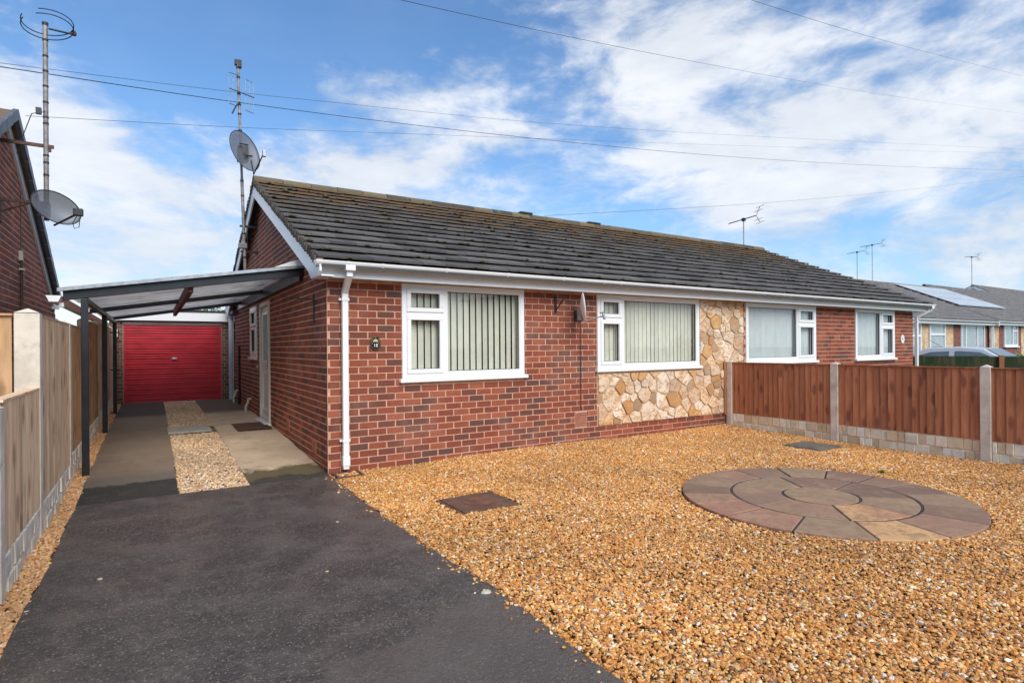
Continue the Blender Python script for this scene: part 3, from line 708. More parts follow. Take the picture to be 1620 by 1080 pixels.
clad = MB(); seg(clad, 5.20, 7.29, .215, .975); seg(clad, 7.29, 8.40, .215, WT)
clad = clad.build('stone_cladding', MT['stone_mortar'], bung)
# gable wall facing -x, with door and window openings
RY, RZ, EY, EZ, KX = 9.97, 4.035, 5.75, 2.20, 0.4348     # ridge y,z; eave y,z; slope
def roofz(y): return RZ - abs(y - RY) * KX
DOOR = (9.46, 10.34, .17, 2.06); SWIN = (10.74, 11.46, 1.14, 2.06)
gw = MB()
def gseg(y0, y1, z0, z1): gw.box((XS, y0, z0), (XS + .25, y1, z1))
gseg(YF + .251, DOOR[0], -.15, 2.06); gseg(DOOR[1], SWIN[0], -.15, 2.06); gseg(SWIN[0], SWIN[1], -.15, SWIN[2]); gseg(SWIN[1], 13.85, -.15, 2.06); gseg(DOOR[0], DOOR[1], -.15, DOOR[2])
gw.prism([(XS, YF + .05, 2.0605), (XS, 13.85, 2.0605), (XS, 13.85, roofz(13.85) - .10), (XS, RY, RZ - .10), (XS, YF + .05, roofz(YF + .05) - .10)], (.25, 0, 0))
gable = gw.build('gable_wall', MT['mortar'], bung)
openf = [(w[0], w[1], w[2] - .035, 3) for w in WIN] + [(5.20, 8.40, .215, 3), (4.81, 5.015, .235, .43)]
openf[2] = (8.46, 10.55, .965, 3)
rf = brick_rows(1.542, 14.42, -.075, WT, .205, openf, phase=.12)
openS = [(DOOR[0], DOOR[1], DOOR[2], DOOR[3]), (SWIN[0], SWIN[1], SWIN[2], SWIN[3])]
def gl(z, lo, hi):
    top = z + .065
    if top < 2.0: return lo, hi
    d = (RZ - .10 - top) / KX; return max(lo, RY - d), min(hi, RY + d)
rs = brick_rows(YF, 13.85, -.075, 3.9, .175, openS, gl, phase=.5)
bf = lay(rf, 'y-', YF, front, 'brick', 0); bs = lay(rs, 'x-', XS, gable, 'brick', 0)
place_bricks([(bf, 'y-', YF, front), (bs, 'x-', XS, gable)], 300, 'brick', view_size)
# plinth wall foot on the drive side: rendered dark band
MB().box((XS - .02, 6.09, gz(7) - .05), (XS - .0005, 13.8, gz(6.1) + .0)).build('wall_foot', MT['conc_r'], bung)

# crazy paving stones
def clip_poly(poly, nx, ny, d):
    out = []
    for i in range(len(poly)):
        a, b_ = poly[i], poly[(i + 1) % len(poly)]
        da = a[0] * nx + a[1] * ny - d; db = b_[0] * nx + b_[1] * ny - d
        if da <= 0: out.append(a)
        if (da < 0 < db) or (db < 0 < da):
            t = da / (da - db); out.append((a[0] + t * (b_[0] - a[0]), a[1] + t * (b_[1] - a[1])))
    return out
def stones():
    rnd = random.Random(11); pts = []
    for t in range(6000):
        p = (rnd.uniform(5.2, 8.4), rnd.uniform(.19, 2.03), rnd.choice((.05, .07, .09, .11, .13, .15)))
        if p[1] > .97 and p[0] < 7.31: continue
        if all(math.hypot((p[0] - q[0]) * .8, p[1] - q[1]) > (p[2] + q[2]) * .92 for q in pts): pts.append(p)
    for i, p in enumerate(pts):
        poly = [(5.205, .222), (8.395, .222), (8.395, 2.04), (5.205, 2.04)]
        for j, q in enumerate(pts):
            if i == j: continue
            dx, dy = q[0] - p[0], q[1] - p[1]; l = math.hypot(dx, dy)
            if l > .9: continue
            nx, ny = dx / l, dy / l; f_ = .5 + (p[2] ** 2 - q[2] ** 2) / (2 * l * l); mx = (p[0] + dx * f_) * nx + (p[1] + dy * f_) * ny - .004
            poly = clip_poly(poly, nx, ny, mx)
            if len(poly) < 3: break
        if p[0] < 7.31: poly = clip_poly(poly, 0, 1, .938)
        elif max(y for _, y in poly) > .97: poly = clip_poly(poly, -1, 0, -7.296)
        if len(poly) < 3: continue
        cx = sum(a for a, _ in poly) / len(poly); cy = sum(b for _, b in poly) / len(poly)
        # roughen: cut corners and wobble
        rp = []
        for k in range(len(poly)):
            a, b_ = poly[k], poly[(k + 1) % len(poly)]; L = math.hypot(b_[0] - a[0], b_[1] - a[1])
            c_ = min(.009, L * .3) / max(L, 1e-6)
            for t in ((c_, .5, 1 - c_) if L > .08 else (.5,)):
                w = .004 * (rnd.random() - .9)
                x, y = a[0] + t * (b_[0] - a[0]), a[1] + t * (b_[1] - a[1]); s = 1 + w / max(.05, math.hypot(x - cx, y - cy)); rp.append((cx + (x - cx) * s, cy + (y - cy) * s))
        n = len(rp)
        if n < 3: continue
        tone = rnd.choice((.0, .1, .25, .35, .45, .5, .6, .65, .72, .78, .9, 1.0)); pr = rnd.uniform(.012, .032)
        mb = MB(); vs = [(x, YF, y) for x, y in rp] + [(cx + (x - cx) * .95, YF - pr, cy + (y - cy) * .95) for x, y in rp] + [(cx, YF - pr - .003, cy)]
        fs = [(k, (k + 1) % n, n + (k + 1) % n, n + k) for k in range(n)] + [(n + k, n + (k + 1) % n, 2 * n) for k in range(n)]
        mb.add(vs, fs, tone); mb.build('stone', MT['stone'], clad)
stones()

# roof: underlay slabs, tiles, ridge, verge
RX0, RX1 = 1.38, 14.64
roof = MB()
th = .05
for s in (1, -1):
    ye = RY - s * (RY - EY)
    zE = RZ - (RY - EY) * KX
    roof.add([(RX0 + .03, ye, zE - .03), (RX1 - .03, ye, zE - .03), (RX1 - .03, RY, RZ - .03), (RX0 + .03, RY, RZ - .03), (RX0 + .03, ye, zE - .08), (RX1 - .03, ye, zE - .08), (RX1 - .03, RY, RZ - .08), (RX0 + .03, RY, RZ - .08)],
             [(0, 1, 2, 3), (7, 6, 5, 4), (0, 4, 5, 1), (0, 3, 7, 4), (1, 5, 6, 2)][:] if s == 1 else [(3, 2, 1, 0), (4, 5, 6, 7), (1, 5, 4, 0), (4, 7, 3, 0), (2, 6, 5, 1)])
roof = roof.build('roof', MT['slate_dark'], bung)
SL = math.atan(KX); RL = (RY - EY) / math.cos(SL)
NC = 15; G_ = RL / NC; TW = .278; tilt = math.asin(.045 / G_) * .95
def tile_mesh(w, tone):
    mb = MB(); e = .002; L = G_ + .05; t = .024
    # profile across x: two shallow pans
    mb.box((e, 0, 0), (w - e, L, t), tone)
    return mb.mesh('roof_tile', MT['tile'])
TM = [tile_mesh(TW, k / 7) for k in range(8)]; TMH = {}
tiles = []
for r in range(NC):
    off = 0 if r % 2 == 0 else TW / 2
    x = RX0 - off
    while x < RX1 - .02:
        a, b_ = max(x, RX0), min(x + TW, RX1)
        if b_ - a > .03:
            s = r * G_ ; y = EY + s * math.cos(SL) + .022; z = EZ + s * math.sin(SL) + .016
            tiles.append((a, b_, y, z, r))
        x += TW
def tsize(t):
    dx, dy = (t[0] + t[1]) / 2, t[2]; return -(dx * dx + dy * dy)
tiles.sort(key=tsize, reverse=True)
rest = MB(); ang = SL - tilt; ca, sa = math.cos(ang), math.sin(ang)
for i, (a, b_, y, z, r) in enumerate(tiles):
    w = b_ - a; k = random.randrange(8); jz = RU(0, .006); ja = RU(-.006, .006); jy = RU(-.006, .006)
    if i < 300:
        if abs(w - TW) < .001: me = TM[k]
        else:
            key = (round(w, 3), k)
            if key not in TMH: TMH[key] = tile_mesh(w, k / 7)
            me = TMH[key]
        inst(me, 'roof_tile', roof, (a, y + jy, z + jz), (ang + ja, 0, 0))
    else:
        mb = MB(); e = .002; L = G_ + .05; t = .024
        for (vx, vy, vz) in ((e, 0, 0), (w - e, 0, 0), (w - e, L, 0), (e, L, 0), (e, 0, t), (w - e, 0, t), (w - e, L, t), (e, L, t)):
            rest.v.append((a + vx, y + jy + vy * ca - vz * sa, z + jz + vy * sa + vz * ca)); rest.t.append(k / 7)
        bb = len(rest.v) - 8
        for f in ((4, 5, 6, 7), (0, 1, 5, 4), (1, 2, 6, 5), (3, 0, 4, 7)): rest.f.append(tuple(bb + q for q in f)); rest.m.append(0); rest.sm.append(False)
rest.build('roof_tiles', MT['tile'], roof, stuff=True)
# back slope: plain courses
bk = MB()
for r in range(NC):
    s = r * G_; y = 2 * RY - EY - s * math.cos(SL) + .03; z = EZ + s * math.sin(SL) - .022
    bk.prism([(RX0, y, z), (RX0, y - (G_ + .05) * ca, z + (G_ + .05) * sa), (RX0, y - (G_ + .05) * ca, z + (G_ + .05) * sa + .026), (RX0, y, z + .026)], (RX1 - RX0, 0, 0), .4)
bk.build('rear_roof_courses', MT['tile'], roof, stuff=True)
# ridge tiles
x = RX0
MT['ridge'] = tonemat('lichened_ridge', [(0, (.075, .065, .050)), (.5, (.13, .105, .070)), (1, (.19, .15, .09))], .9, 14, .3, .8, 60, .01, wdirt=((.17, .15, .05), .6, 7))
while x < RX1 - .02:
    w = min(.44, RX1 - x); mb = MB(); n = 8; R0 = .115
    t = RU(0, 1); zc = RZ - .045 + RU(0, .006)
    ring = [(RY + R0 * math.cos(math.pi * k / n) * 1.1, zc + R0 * .85 * math.sin(math.pi * k / n)) for k in range(n + 1)]
    vs = [(x + .004, y, z) for y, z in ring] + [(x + w - .004, y, z) for y, z in ring]; m = n + 1
    mb.add(vs, [(k, k + 1, m + k + 1, m + k)[::-1] for k in range(n)] + [tuple(range(m)), tuple(range(2 * m - 1, m - 1, -1))], t)
    mb.build('ridge_tile', MT['ridge'], roof); x += w
for (vx, w, h) in ((6.59, .30, .03), (8.42, .36, .02)):
    MB().box((vx - w / 2, RY - .11, RZ + .03), (vx + w / 2, RY + .11, RZ + .05 + h)).build('roof_vent', MT['lead'], roof, bevel=.015)
# moss tufts along the tile laps
mm = MB()
for k in range(240):
    r = random.choice((0, 1, 1, 2, 2, 3, 3, 4, 5, 6, 7, 8, 9, 10, 11, 12, 13, 14)); s = r * G_; xx = RX0 + (RX1 - RX0) * random.random() ** 1.3
    y = EY + s * math.cos(SL) + .016; z = EZ + s * math.sin(SL) + .036; rr = RU(.010, .030) * (1 if RU(0, 1) > .2 else 1.5)
    ring = []
    for q in range(6):
        a = q * math.pi / 3; ring.append((xx + rr * 1.3 * math.cos(a), y + rr * .8 * math.sin(a), z - .01 + RU(0, .006)))
    mm.add(ring + [(xx, y - .003, z + rr * .7)], [(q, (q + 1) % 6, 6) for q in range(6)], RU(0, 1))
mm.build('moss', MT['moss'], roof, stuff=True)
# verge mortar bedding with ragged edge (left gable)
def verge(xv, sgn):
    mb = MB(); n = 46
    for half in (1, -1):
        for k in range(n):
            y0 = EY + (RY - EY) * k / n; y1 = EY + (RY - EY) * (k + 1) / n
            yy0, yy1 = (y0, y1) if half == 1 else (2 * RY - y0, 2 * RY - y1)
            z0 = RZ - (RY - y0) * KX; z1 = RZ - (RY - y1) * KX; j = RU(0, .012)
            mb.box((xv - .0 - sgn * (.004 + j), min(yy0, yy1), min(z0, z1) - .055), (xv + sgn * .05, max(yy0, yy1) , min(z0, z1) + .006), RU(0, 1))
    return mb
MT['vergem'] = tonemat('verge_mortar', [(0, (.08, .065, .05)), (1, (.18, .145, .11))], .95, 20, .3, .9, 80, .01)
verge(RX0, 1).build('verge_bedding', MT['vergem'], roof, stuff=True)
verge(RX1, -1).build('verge_bedding', MT['vergem'], roof, stuff=True)
# barge boards
def barge(xv, front):
    ys = 1 if front else -1; e = EY if front else 2 * RY - EY
    z = lambda y: RZ - abs(RY - y) * KX
    pts = [(xv, e, z(e) - .052), (xv, RY, RZ - .052), (xv, RY, RZ - .285), (xv, e + ys * .50, z(e + ys * .50) - .285), (xv, e + ys * .36, 2.035), (xv, e + ys * .05, 2.035), (xv, e, 2.08)]
    return MB().prism(pts, (.024, 0, 0))
for (xv) in (RX0 + .012, RX1 - .036):
    for fr in (True, False): barge(xv, fr).build('barge_board', MT['white'], bung, bevel=.004)
MB().box((RX0 + .037, EY + .03, 2.036), (XS - .001, YF + .02, 2.05)).build('eaves_box', MT['white'], bung)
# fascia, soffit, gutter
MB().box((RX0 + .037, 5.862, 2.036), (RX1 - .037, 5.882, 2.205)).build('fascia', MT['white'], bung)
MB().box((XS, 5.883, 2.047), (14.42, 6.30, 2.058)).build('soffit', MT['white_warm'], bung)
MB().box((RX0 + .037, 2 * RY - 5.882, 2.036), (RX1 - .037, 2 * RY - 5.862, 2.205)).build('fascia', MT['white'], bung)
def gutter(x0, x1, yc, zc, r, mat, parent, name='gutter'):
    mb = MB(); n = 10; prof = []
    for k in range(n + 1):
        a = math.pi + math.pi * k / n; prof.append((yc + r * math.cos(a), zc + r * .95 * math.sin(a)))
    inner = [(yc + (y - yc) * .90, zc + (z - zc) * .90) for y, z in reversed(prof)]
    poly = [(x0, y, z) for y, z in prof + inner]
    m = len(poly); b = [(x1, y, z) for _, y, z in poly]
    fs = [(i, (i + 1) % m, m + (i + 1) % m, m + i) for i in range(m)] + [tuple(range(n + 1)), tuple(range(m, m + n + 1))[::-1]]
    mb.add(poly + b, [f[::-1] for f in fs], .5, 0, False)
    return mb.build(name, mat, parent)
gut = gutter(1.37, 14.72, 5.790, 2.188, .056, MT['white'], bung)
def gclip(x, w=.03, r=.061, yc=5.790, zc=2.190, parent=None, name='gutter_clip'):
    mb = MB(); n = 8; prof = [(yc + r * math.cos(math.pi + math.pi * k / n), zc + r * .97 * math.sin(math.pi + math.pi * k / n)) for k in range(n + 1)]
    mb.prism([(x, y, z) for y, z in prof], (w, 0, 0)); mb.box((x, yc + .02, zc - .062), (x + w, yc + .058, zc - .02)); return mb.build(name, MT['white'], parent or gut)
for k, xx in enumerate((1.36, 1.66, 2.02, 2.75, 3.55, 4.38, 5.05, 5.35, 6.2, 7.0, 7.8, 8.5, 9.05, 9.25, 10.0, 10.8, 11.6, 12.4, 13.2, 14.0, 14.66)): gclip(xx, .03 if k not in (0, 20) else .06)
# downpipes
def sqpipe(mb, pts, w, d):
    P = [Vector(p) for p in pts]
    for a, b_ in zip(P, P[1:]):
        t = (b_ - a).normalized(); side = Vector((1, 0, 0)) if abs(t.x) < .8 else Vector((0, 0, 1)); side = (side - t * side.dot(t)).normalized(); o = t.cross(side).normalized()
        a2 = a - t * d * .35; b2 = b_ + t * d * .35
        v = [p + side * sx * w / 2 + o * so * d / 2 for p in (a2, b2) for (sx, so) in ((-1, -1), (1, -1), (1, 1), (-1, 1))]
        mb.add(v, [(0, 3, 2, 1), (4, 5, 6, 7), (0, 1, 5, 4), (1, 2, 6, 5), (2, 3, 7, 6), (3, 0, 4, 7)])
def front_downpipe(x, xt, zb):
    mb = MB(); sqpipe(mb, [(xt, 5.802, 2.13), (xt, 5.802, 2.06), (x, 6.015, 1.90), (x, 6.015, zb + .02)], .062, .055)
    mb.box((xt - .05, 5.74, 2.10), (xt + .05, 5.865, 2.155))
    o = mb.build('downpipe', MT['white'], bung, bevel=.006)
    for z in (1.83, .35): MB().box((x - .055, 6.03, z - .012), (x + .055, 6.062, z + .012)).box((x - .037, 5.982, z - .014), (x + .037, 6.03, z + .014)).build('pipe_bracket', MT['white'], o)
    for z in (.14,): MB().box((x - .036, 5.980, z - .05), (x + .036, 6.05, z + .05)).build('pipe_collar', MT['white'], o)
front_downpipe(1.712, 1.70, .05)
front_downpipe(14.47, 14.62, .0)
# drain at the pipe foot
d = thing('drain_gully', 'small square drain gully at the foot of the front white downpipe', 'drain', (1.70, 5.93, 0))
mb = MB()
for (a, b_) in (((1.57, 5.80), (1.85, 5.83)), ((1.57, 6.02), (1.85, 6.05)), ((1.57, 5.831), (1.60, 6.019)), ((1.82, 5.831), (1.85, 6.019))): mb.box((a[0], a[1], -.02), (b_[0], b_[1], .022))
mb.build('rim', MT['rust'], d, bevel=.008); MB().box((1.601, 5.832, -.02), (1.819, 6.018, .004)).build('grate', MT['slate_dark'], d)

# windows --------------------------------------------------------------
def bar(mb, F_, a0, a1, o0, o1, z0, z1): mb.box(F_(a0, o0, z0), F_(a1, o1, z1))
def Ffront(a, o, z): return (a, YF - o, z)
def Fside(a, o, z): return (XS - o, a, z)
def rect_frame(mb, F_, a0, a1, z0, z1, w, o0, o1):
    bar(mb, F_, a0, a1, o0, o1, z0, z0 + w); bar(mb, F_, a0, a1, o0, o1, z1 - w, z1); bar(mb, F_, a0, a0 + w, o0, o1, z0 + w, z1 - w); bar(mb, F_, a1 - w, a1, o0, o1, z0 + w, z1 - w)
def window(parent, F_, a0, a1, z0, z1, lights, slatm='blind_beige', pitch=.075, swidth=.08, ang=.9, sill=True, depth=.0, slat_z=None, fw=.055):
    """lights: list of (a0,a1,z0,z1,opens)"""
    mb = MB(); rect_frame(mb, F_, a0, a1, z0 + .03, z1, fw, -.05, .022 - depth)
    w = mb.build('window', MT['white'], parent, bevel=.004)
    for (b0, b1, c0, c1, op) in lights:
        if op:
            m2 = MB(); rect_frame(m2, F_, b0, b1, c0, c1, .05, -.045, .034 - depth); m2.build('sash', MT['white'], w, bevel=.006)
            g0, g1, h0, h1 = b0 + .05, b1 - .05, c0 + .05, c1 - .05; og = .004
        else:
            m2 = MB(); rect_frame(m2, F_, b0, b1, c0, c1, .018, -.04, .016 - depth); m2.build('glazing_bead', MT['white'], w)
            g0, g1, h0, h1 = b0 + .018, b1 - .018, c0 + .018, c1 - .018; og = -.002
        m3 = MB(); rect_frame(m3, F_, g0, g1, h0, h1, .006, -.02, og - depth); m3.build('gasket', MT['gasket'], w)
        MB().add([F_(g0 + .001, -.022 - depth, h0 + .001), F_(g1 - .001, -.022 - depth, h0 + .001), F_(g1 - .001, -.022 - depth, h1 - .001), F_(g0 + .001, -.022 - depth, h1 - .001)], [(0, 1, 2, 3) if F_ is Ffront else (3, 2, 1, 0)]).build('pane', MT['glass'], w)
    if sill:
        MB().box(F_(a0 - .035, -.05, z0 - .012), F_(a1 + .035, .06, z0 + .029)).build('sill', MT['white'], w, bevel=.006)
    # blind slats
    if slatm:
        n = int((a1 - a0 - .08) / pitch); hw = swidth / 2
        for k in range(n):
            c = a0 + .05 + pitch * (k + .5); da = ang + RU(-.04, .04)
            ca_, sa_ = math.cos(da) * hw, math.sin(da) * hw; t = .002
            q = [F_(c - ca_, -.075 - sa_, z0 + .07), F_(c + ca_, -.075 + sa_, z0 + .07), F_(c + ca_ + t, -.075 + sa_ - t, z0 + .07), F_(c - ca_ + t, -.075 - sa_ - t, z0 + .07)]
            MB().prism(q, (0, 0, z1 - z0 - .10)).build('blind_slat', MT[slatm], w)
        MB().box(F_(a0 + .04, -.07, z1 - .045), F_(a1 - .04, -.11, z1 - .02)).build('blind_rail', MT['white'], w)
    # dark room behind
    mb = MB(); D = .9
    P = lambda a, o, z: F_(a, -o, z)
    v = [P(a0, .055, z0), P(a1, .055, z0), P(a1, .055, z1), P(a0, .055, z1), P(a0 - .2, D, z0 - .4), P(a1 + .2, D, z0 - .4), P(a1 + .2, D, z1 + .0), P(a0 - .2, D, z1 + .0)]
    mb.add(v, [(4, 5, 6, 7), (0, 1, 5, 4), (1, 2, 6, 5), (2, 3, 7, 6), (3, 0, 4, 7)]); mb.build('room_interior', MT['room'], w)
    return w
def casement_win(x0, x1, z0, xm, left=True, **kw):
    z1 = WT - .005; zt = 1.69 + (.01 if left else .02)
    if left: ls = [(x0 + .055, xm - .02, z0 + .085, zt - .02, True), (x0 + .055, xm - .02, zt + .02, z1 - .055, True), (xm + .02, x1 - .055, z0 + .085, z1 - .055, False)]
    else: ls = [(xm + .02, x1 - .055, z0 + .085, zt - .02, True), (xm + .02, x1 - .055, zt + .02, z1 - .055, True), (x0 + .055, xm - .02, z0 + .085, z1 - .055, False)]
    w = window(bung, Ffront, x0, x1, z0, z1, ls, **kw)
    mb = MB(); bar(mb, Ffront, xm - .0195, xm + .0195, -.049, .021, z0 + .086, z1 - .056)
    a, b_ = (x0 + .056, xm - .02) if left else (xm + .02, x1 - .056)
    bar(mb, Ffront, a, b_, -.049, .021, zt - .019, zt + .019); mb.build('mullion', MT['white'], w)
    return w
casement_win(2.36, 3.99, .94, 2.885, True, slatm='blind_beige', pitch=.085, swidth=.085, ang=-.33)
casement_win(5.20, 7.29, .975, 5.665, True, slatm='blind_beige', pitch=.082, swidth=.088, ang=-.12)
casement_win(8.46, 10.55, 1.0, 9.96, False, slatm='blind_white', pitch=.085, swidth=.09, ang=.15)
casement_win(11.96, 13.56, 1.0, 12.97, False, slatm='blind_white', pitch=.085, swidth=.09, ang=.15)
# side window
window(bung, Fside, SWIN[0], SWIN[1], SWIN[2], SWIN[3], [(SWIN[0] + .055, SWIN[1] - .055, SWIN[2] + .085, 1.70, True), (SWIN[0] + .055, SWIN[1] - .055, 1.72, SWIN[3] - .055, True)], slatm='blind_white', pitch=.085, swidth=.05, ang=.3)
# side door
dr = MB(); rect_frame(dr, Fside, DOOR[0], DOOR[1], DOOR[2], DOOR[3], .06, -.08, .03); dr = dr.build('door', MT['door_cream'], bung, bevel=.005)
MB().box(Fside(DOOR[0] + .061, -.05, DOOR[2] + .061), Fside(DOOR[1] - .061, -.01, DOOR[3] - .061)).build('door_leaf', MT['white_warm'], dr)
for (z0, z1) in ((.32, .95), (1.10, 1.90)):
    m = MB(); rect_frame(m, Fside, DOOR[0] + .16, DOOR[1] - .16, z0, z1, .03, -.0099, .006); m.build('door_moulding', MT['white'], dr)
    MB().box(Fside(DOOR[0] + .191, -.0095, z0 + .031), Fside(DOOR[1] - .191, -.004, z1 - .031)).build('door_glass', MT['net'] if z0 > 1 else MT['white_warm'], dr)
MB().box(Fside(DOOR[0] + .075, .0, 1.0), Fside(DOOR[0] + .10, .035, 1.16)).build('door_handle', MT['brass'], dr)
MB().box(Fside(DOOR[0] - .04, -.02, DOOR[2] - .045), Fside(DOOR[1] + .04, .10, DOOR[2] - .002)).build('door_step', MT['white'], dr, bevel=.01)
# air bricks
def airbrick(F_, a0, a1, z0, z1):
    w = MB(); rect_frame(w, F_, a0, a1, z0, z1, .012, .0, .009); bar(w, F_, a0 + .012, a1 - .012, .0, .001, z0 + .012, z1 - .012); w = w.build('air_brick', MT['airbrick'], bung)
    n = 6; m = MB(); h = (z1 - z0 - .024) / n
    for k in range(n): bar(m, F_, a0 + .012, a1 - .012, .0011, .0095, z0 + .012 + h * k + h * .18, z0 + .012 + h * (k + .75))
    m.build('vent_bar', MT['airbrick'], w, stuff=True); return w
airbrick(Ffront, 4.815, 5.01, .24, .425); airbrick(Fside, 8.02, 8.20, .215, .36); airbrick(Fside, 6.56, 6.72, .14, .285)
# bits on the side wall
def thing_tube(name, pts, r, mat, parent, **k): return MB().tube(pts, r, **k).build(name, mat, parent)
thing_tube('waste_pipe', [(XS, 13.3, .44), (XS - .06, 13.3, .44), (XS - .07, 13.3, .36), (XS - .10, 13.28, .30), (XS - .10, 13.28, .20)], .022, MT['door_cream'], bung)
thing_tube('waste_pipe', [(XS, 11.5, .40), (XS - .05, 11.5, .40), (XS - .06, 11.5, .33), (XS - .10, 11.45, .27), (XS - .10, 11.45, .16)], .022, MT['door_cream'], bung)
thing_tube('soil_pipe', [(XS - .03, 12.95, 1.38), (XS - .03, 12.95, .16)], .022, MT['black_paint'], bung)
MB().box((XS - .03, 10.62, 1.0), (XS - .0, 10.70, 1.02)).build('wall_clip', MT['white'], bung)

# ------------------------------------------------------------------ hanging brackets, plaques
hb = thing('basket_bracket', 'thin dark hanging basket bracket on the side wall beside the house corner', 'bracket', (XS, 6.59, 1.60))
MB().box((XS - .019, 6.583, 1.60), (XS - .008, 6.60, 1.925)).build('back_plate', MT['dark_metal'], hb)
thing_tube('arm', [(XS - .014, 6.592, 1.865), (1.36, 6.56, 1.868), (1.23, 6.52, 1.872), (1.205, 6.51, 1.885)], .006, MT['dark_metal'], hb)
vb = thing('basket_bracket', 'dark triangular hanging basket bracket under the eaves left of the white wall dish', 'bracket', (4.49, YF, 1.76))
MB().box((4.477, YF - .020, 1.765), (4.505, YF - .0085, 1.985)).build('back_plate', MT['dark_metal'], vb)
thing_tube('arm', [(4.491, YF - .02, 1.79), (4.50, YF - .13, 1.90), (4.50, YF - .19, 1.94)], .008, MT['dark_metal'], vb)
def oval(mb, cx, cz, rx, rz, o0, o1, tone=.5, n=28):
    mb.prism([(cx + rx * math.cos(2 * math.pi * k / n), YF - o0, cz + rz * math.sin(2 * math.pi * k / n)) for k in range(n)], (0, -(o1 - o0), 0), tone)
def text_obj(body, size, loc, parent, mat, name='number'):
    cu_ = bpy.data.curves.new('txt', 'FONT'); cu_.body = body; cu_.size = size; cu_.extrude = .001; cu_.align_x = 'CENTER'; cu_.align_y = 'CENTER'; cu_.offset = size * .008
    o = bpy.data.objects.new('tmp', cu_); dg = bpy.context.evaluated_depsgraph_get(); COL.objects.link(o); dg.update()
    me = bpy.data.meshes.new_from_object(o.evaluated_get(dg)); bpy.data.objects.remove(o); me.name = name; me.materials.clear(); me.materials.append(mat)
    t = bpy.data.objects.new(name, me); COL.objects.link(t); t.location = loc; t.rotation_euler = (math.pi / 2, 0, 0); attach(t, parent); return t
pq = thing('house_number_plaque', 'black oval house number plaque reading 18 under a small flower on the brick wall', 'plaque', (2.055, YF, 1.37))
m = MB(); oval(m, 2.055, 1.37, .060, .078, .0095, .017); m.build('plate', MT['plaque_black'], pq, bevel=.003)
m = MB(); n = 28
for k in range(n):
    a0, a1 = 2 * math.pi * k / n, 2 * math.pi * (k + 1) / n
    m.add([(2.055 + r1 * math.cos(a) * .060, YF - .0178, 1.37 + r1 * math.sin(a) * .078) for (a, r1) in ((a0, .88), (a1, .88), (a1, .855), (a0, .855))], [(0, 1, 2, 3)])
m.build('gold_rim', MT['gold'], pq)
m = MB()
for k in range(11):
    a = math.pi * k / 10; m.add([(2.055, YF - .0182, 1.386), (2.055 + .024 * math.cos(a - .14), YF - .0188, 1.386 + .026 * math.sin(a - .14)), (2.055 + .031 * math.cos(a), YF - .0186, 1.386 + .034 * math.sin(a)), (2.055 + .024 * math.cos(a + .14), YF - .0188, 1.386 + .026 * math.sin(a + .14))], [(0, 1, 2, 3)])
m.build('flower', MT['petal'], pq)
m = MB()
for (dx, dz, a) in ((-.034, -.004, 2.9), (.034, -.004, .3), (-.03, .012, 2.4), (.03, .012, .8), (0, .036, 1.57)):
    m.add([(2.055 + dx, YF - .0180, 1.388 + dz), (2.055 + dx + .010 * math.cos(a + .5), YF - .0181, 1.388 + dz + .010 * math.sin(a + .5)), (2.055 + dx + .016 * math.cos(a), YF - .0181, 1.388 + dz + .016 * math.sin(a)), (2.055 + dx + .010 * math.cos(a - .5), YF - .0181, 1.388 + dz + .010 * math.sin(a - .5))], [(0, 1, 2, 3)])
m.build('leaves', MT['leafy'], pq)
text_obj('18', .050, (2.055, YF - .019, 1.345), pq, MT['digit'])
text_obj("'", .035, (2.022, YF - .019, 1.356), pq, MT['digit'], 'ornament'); text_obj("'", .035, (2.088, YF - .019, 1.356), pq, MT['digit'], 'ornament')
pw = thing('house_number_plaque', 'white oval number plaque on the brick at the far right end of the bungalow', 'plaque', (13.92, YF, 1.43))
m = MB(); oval(m, 13.92, 1.43, .075, .095, .0095, .018); m.build('plate', MT['digit'], pw)
m = MB(); oval(m, 13.92, 1.43, .016, .035, .0182, .019); m.build('motif', MT['mortar_dull'], pw)

# ------------------------------------------------------------------ satellite dishes and masts
def dish_part(parent, c, nrm, rx, rz, depth, mat, name='reflector', rim=.006, upv=(0, 0, 1)):
    nrm = Vector(nrm).normalized(); up = Vector(upv); side = up.cross(nrm).normalized(); up = nrm.cross(side).normalized(); c = Vector(c)
    mb = MB(); nr, na = 6, 32; vs = [c - nrm * depth]
    for i in range(1, nr + 1):
        f = i / nr
        for k in range(na):
            a = 2 * math.pi * k / na; vs.append(c + side * rx * f * math.cos(a) + up * rz * f * math.sin(a) - nrm * depth * (1 - f * f))
    fs = [(0, 1 + k, 1 + (k + 1) % na) for k in range(na)]
    for i in range(nr - 1):
        for k in range(na):
            b0 = 1 + i * na; k2 = (k + 1) % na; fs.append((b0 + k, b0 + na + k, b0 + na + k2, b0 + k2))
    mb.add(vs, fs, .5, 0, True)
    o = mb.build(name, mat, parent); so_ = o.modifiers.new('thick', 'SOLIDIFY'); so_.thickness = .004
    rr = [c + side * rx * math.cos(2 * math.pi * k / na) + up * rz * math.sin(2 * math.pi * k / na) for k in range(na + 1)]
    MB().tube(rr, rim, 6, cap=False).build('rim', MT['dark_metal'] if mat != MT['dish_white'] else MT['white'], o)
    return o, side, up, nrm
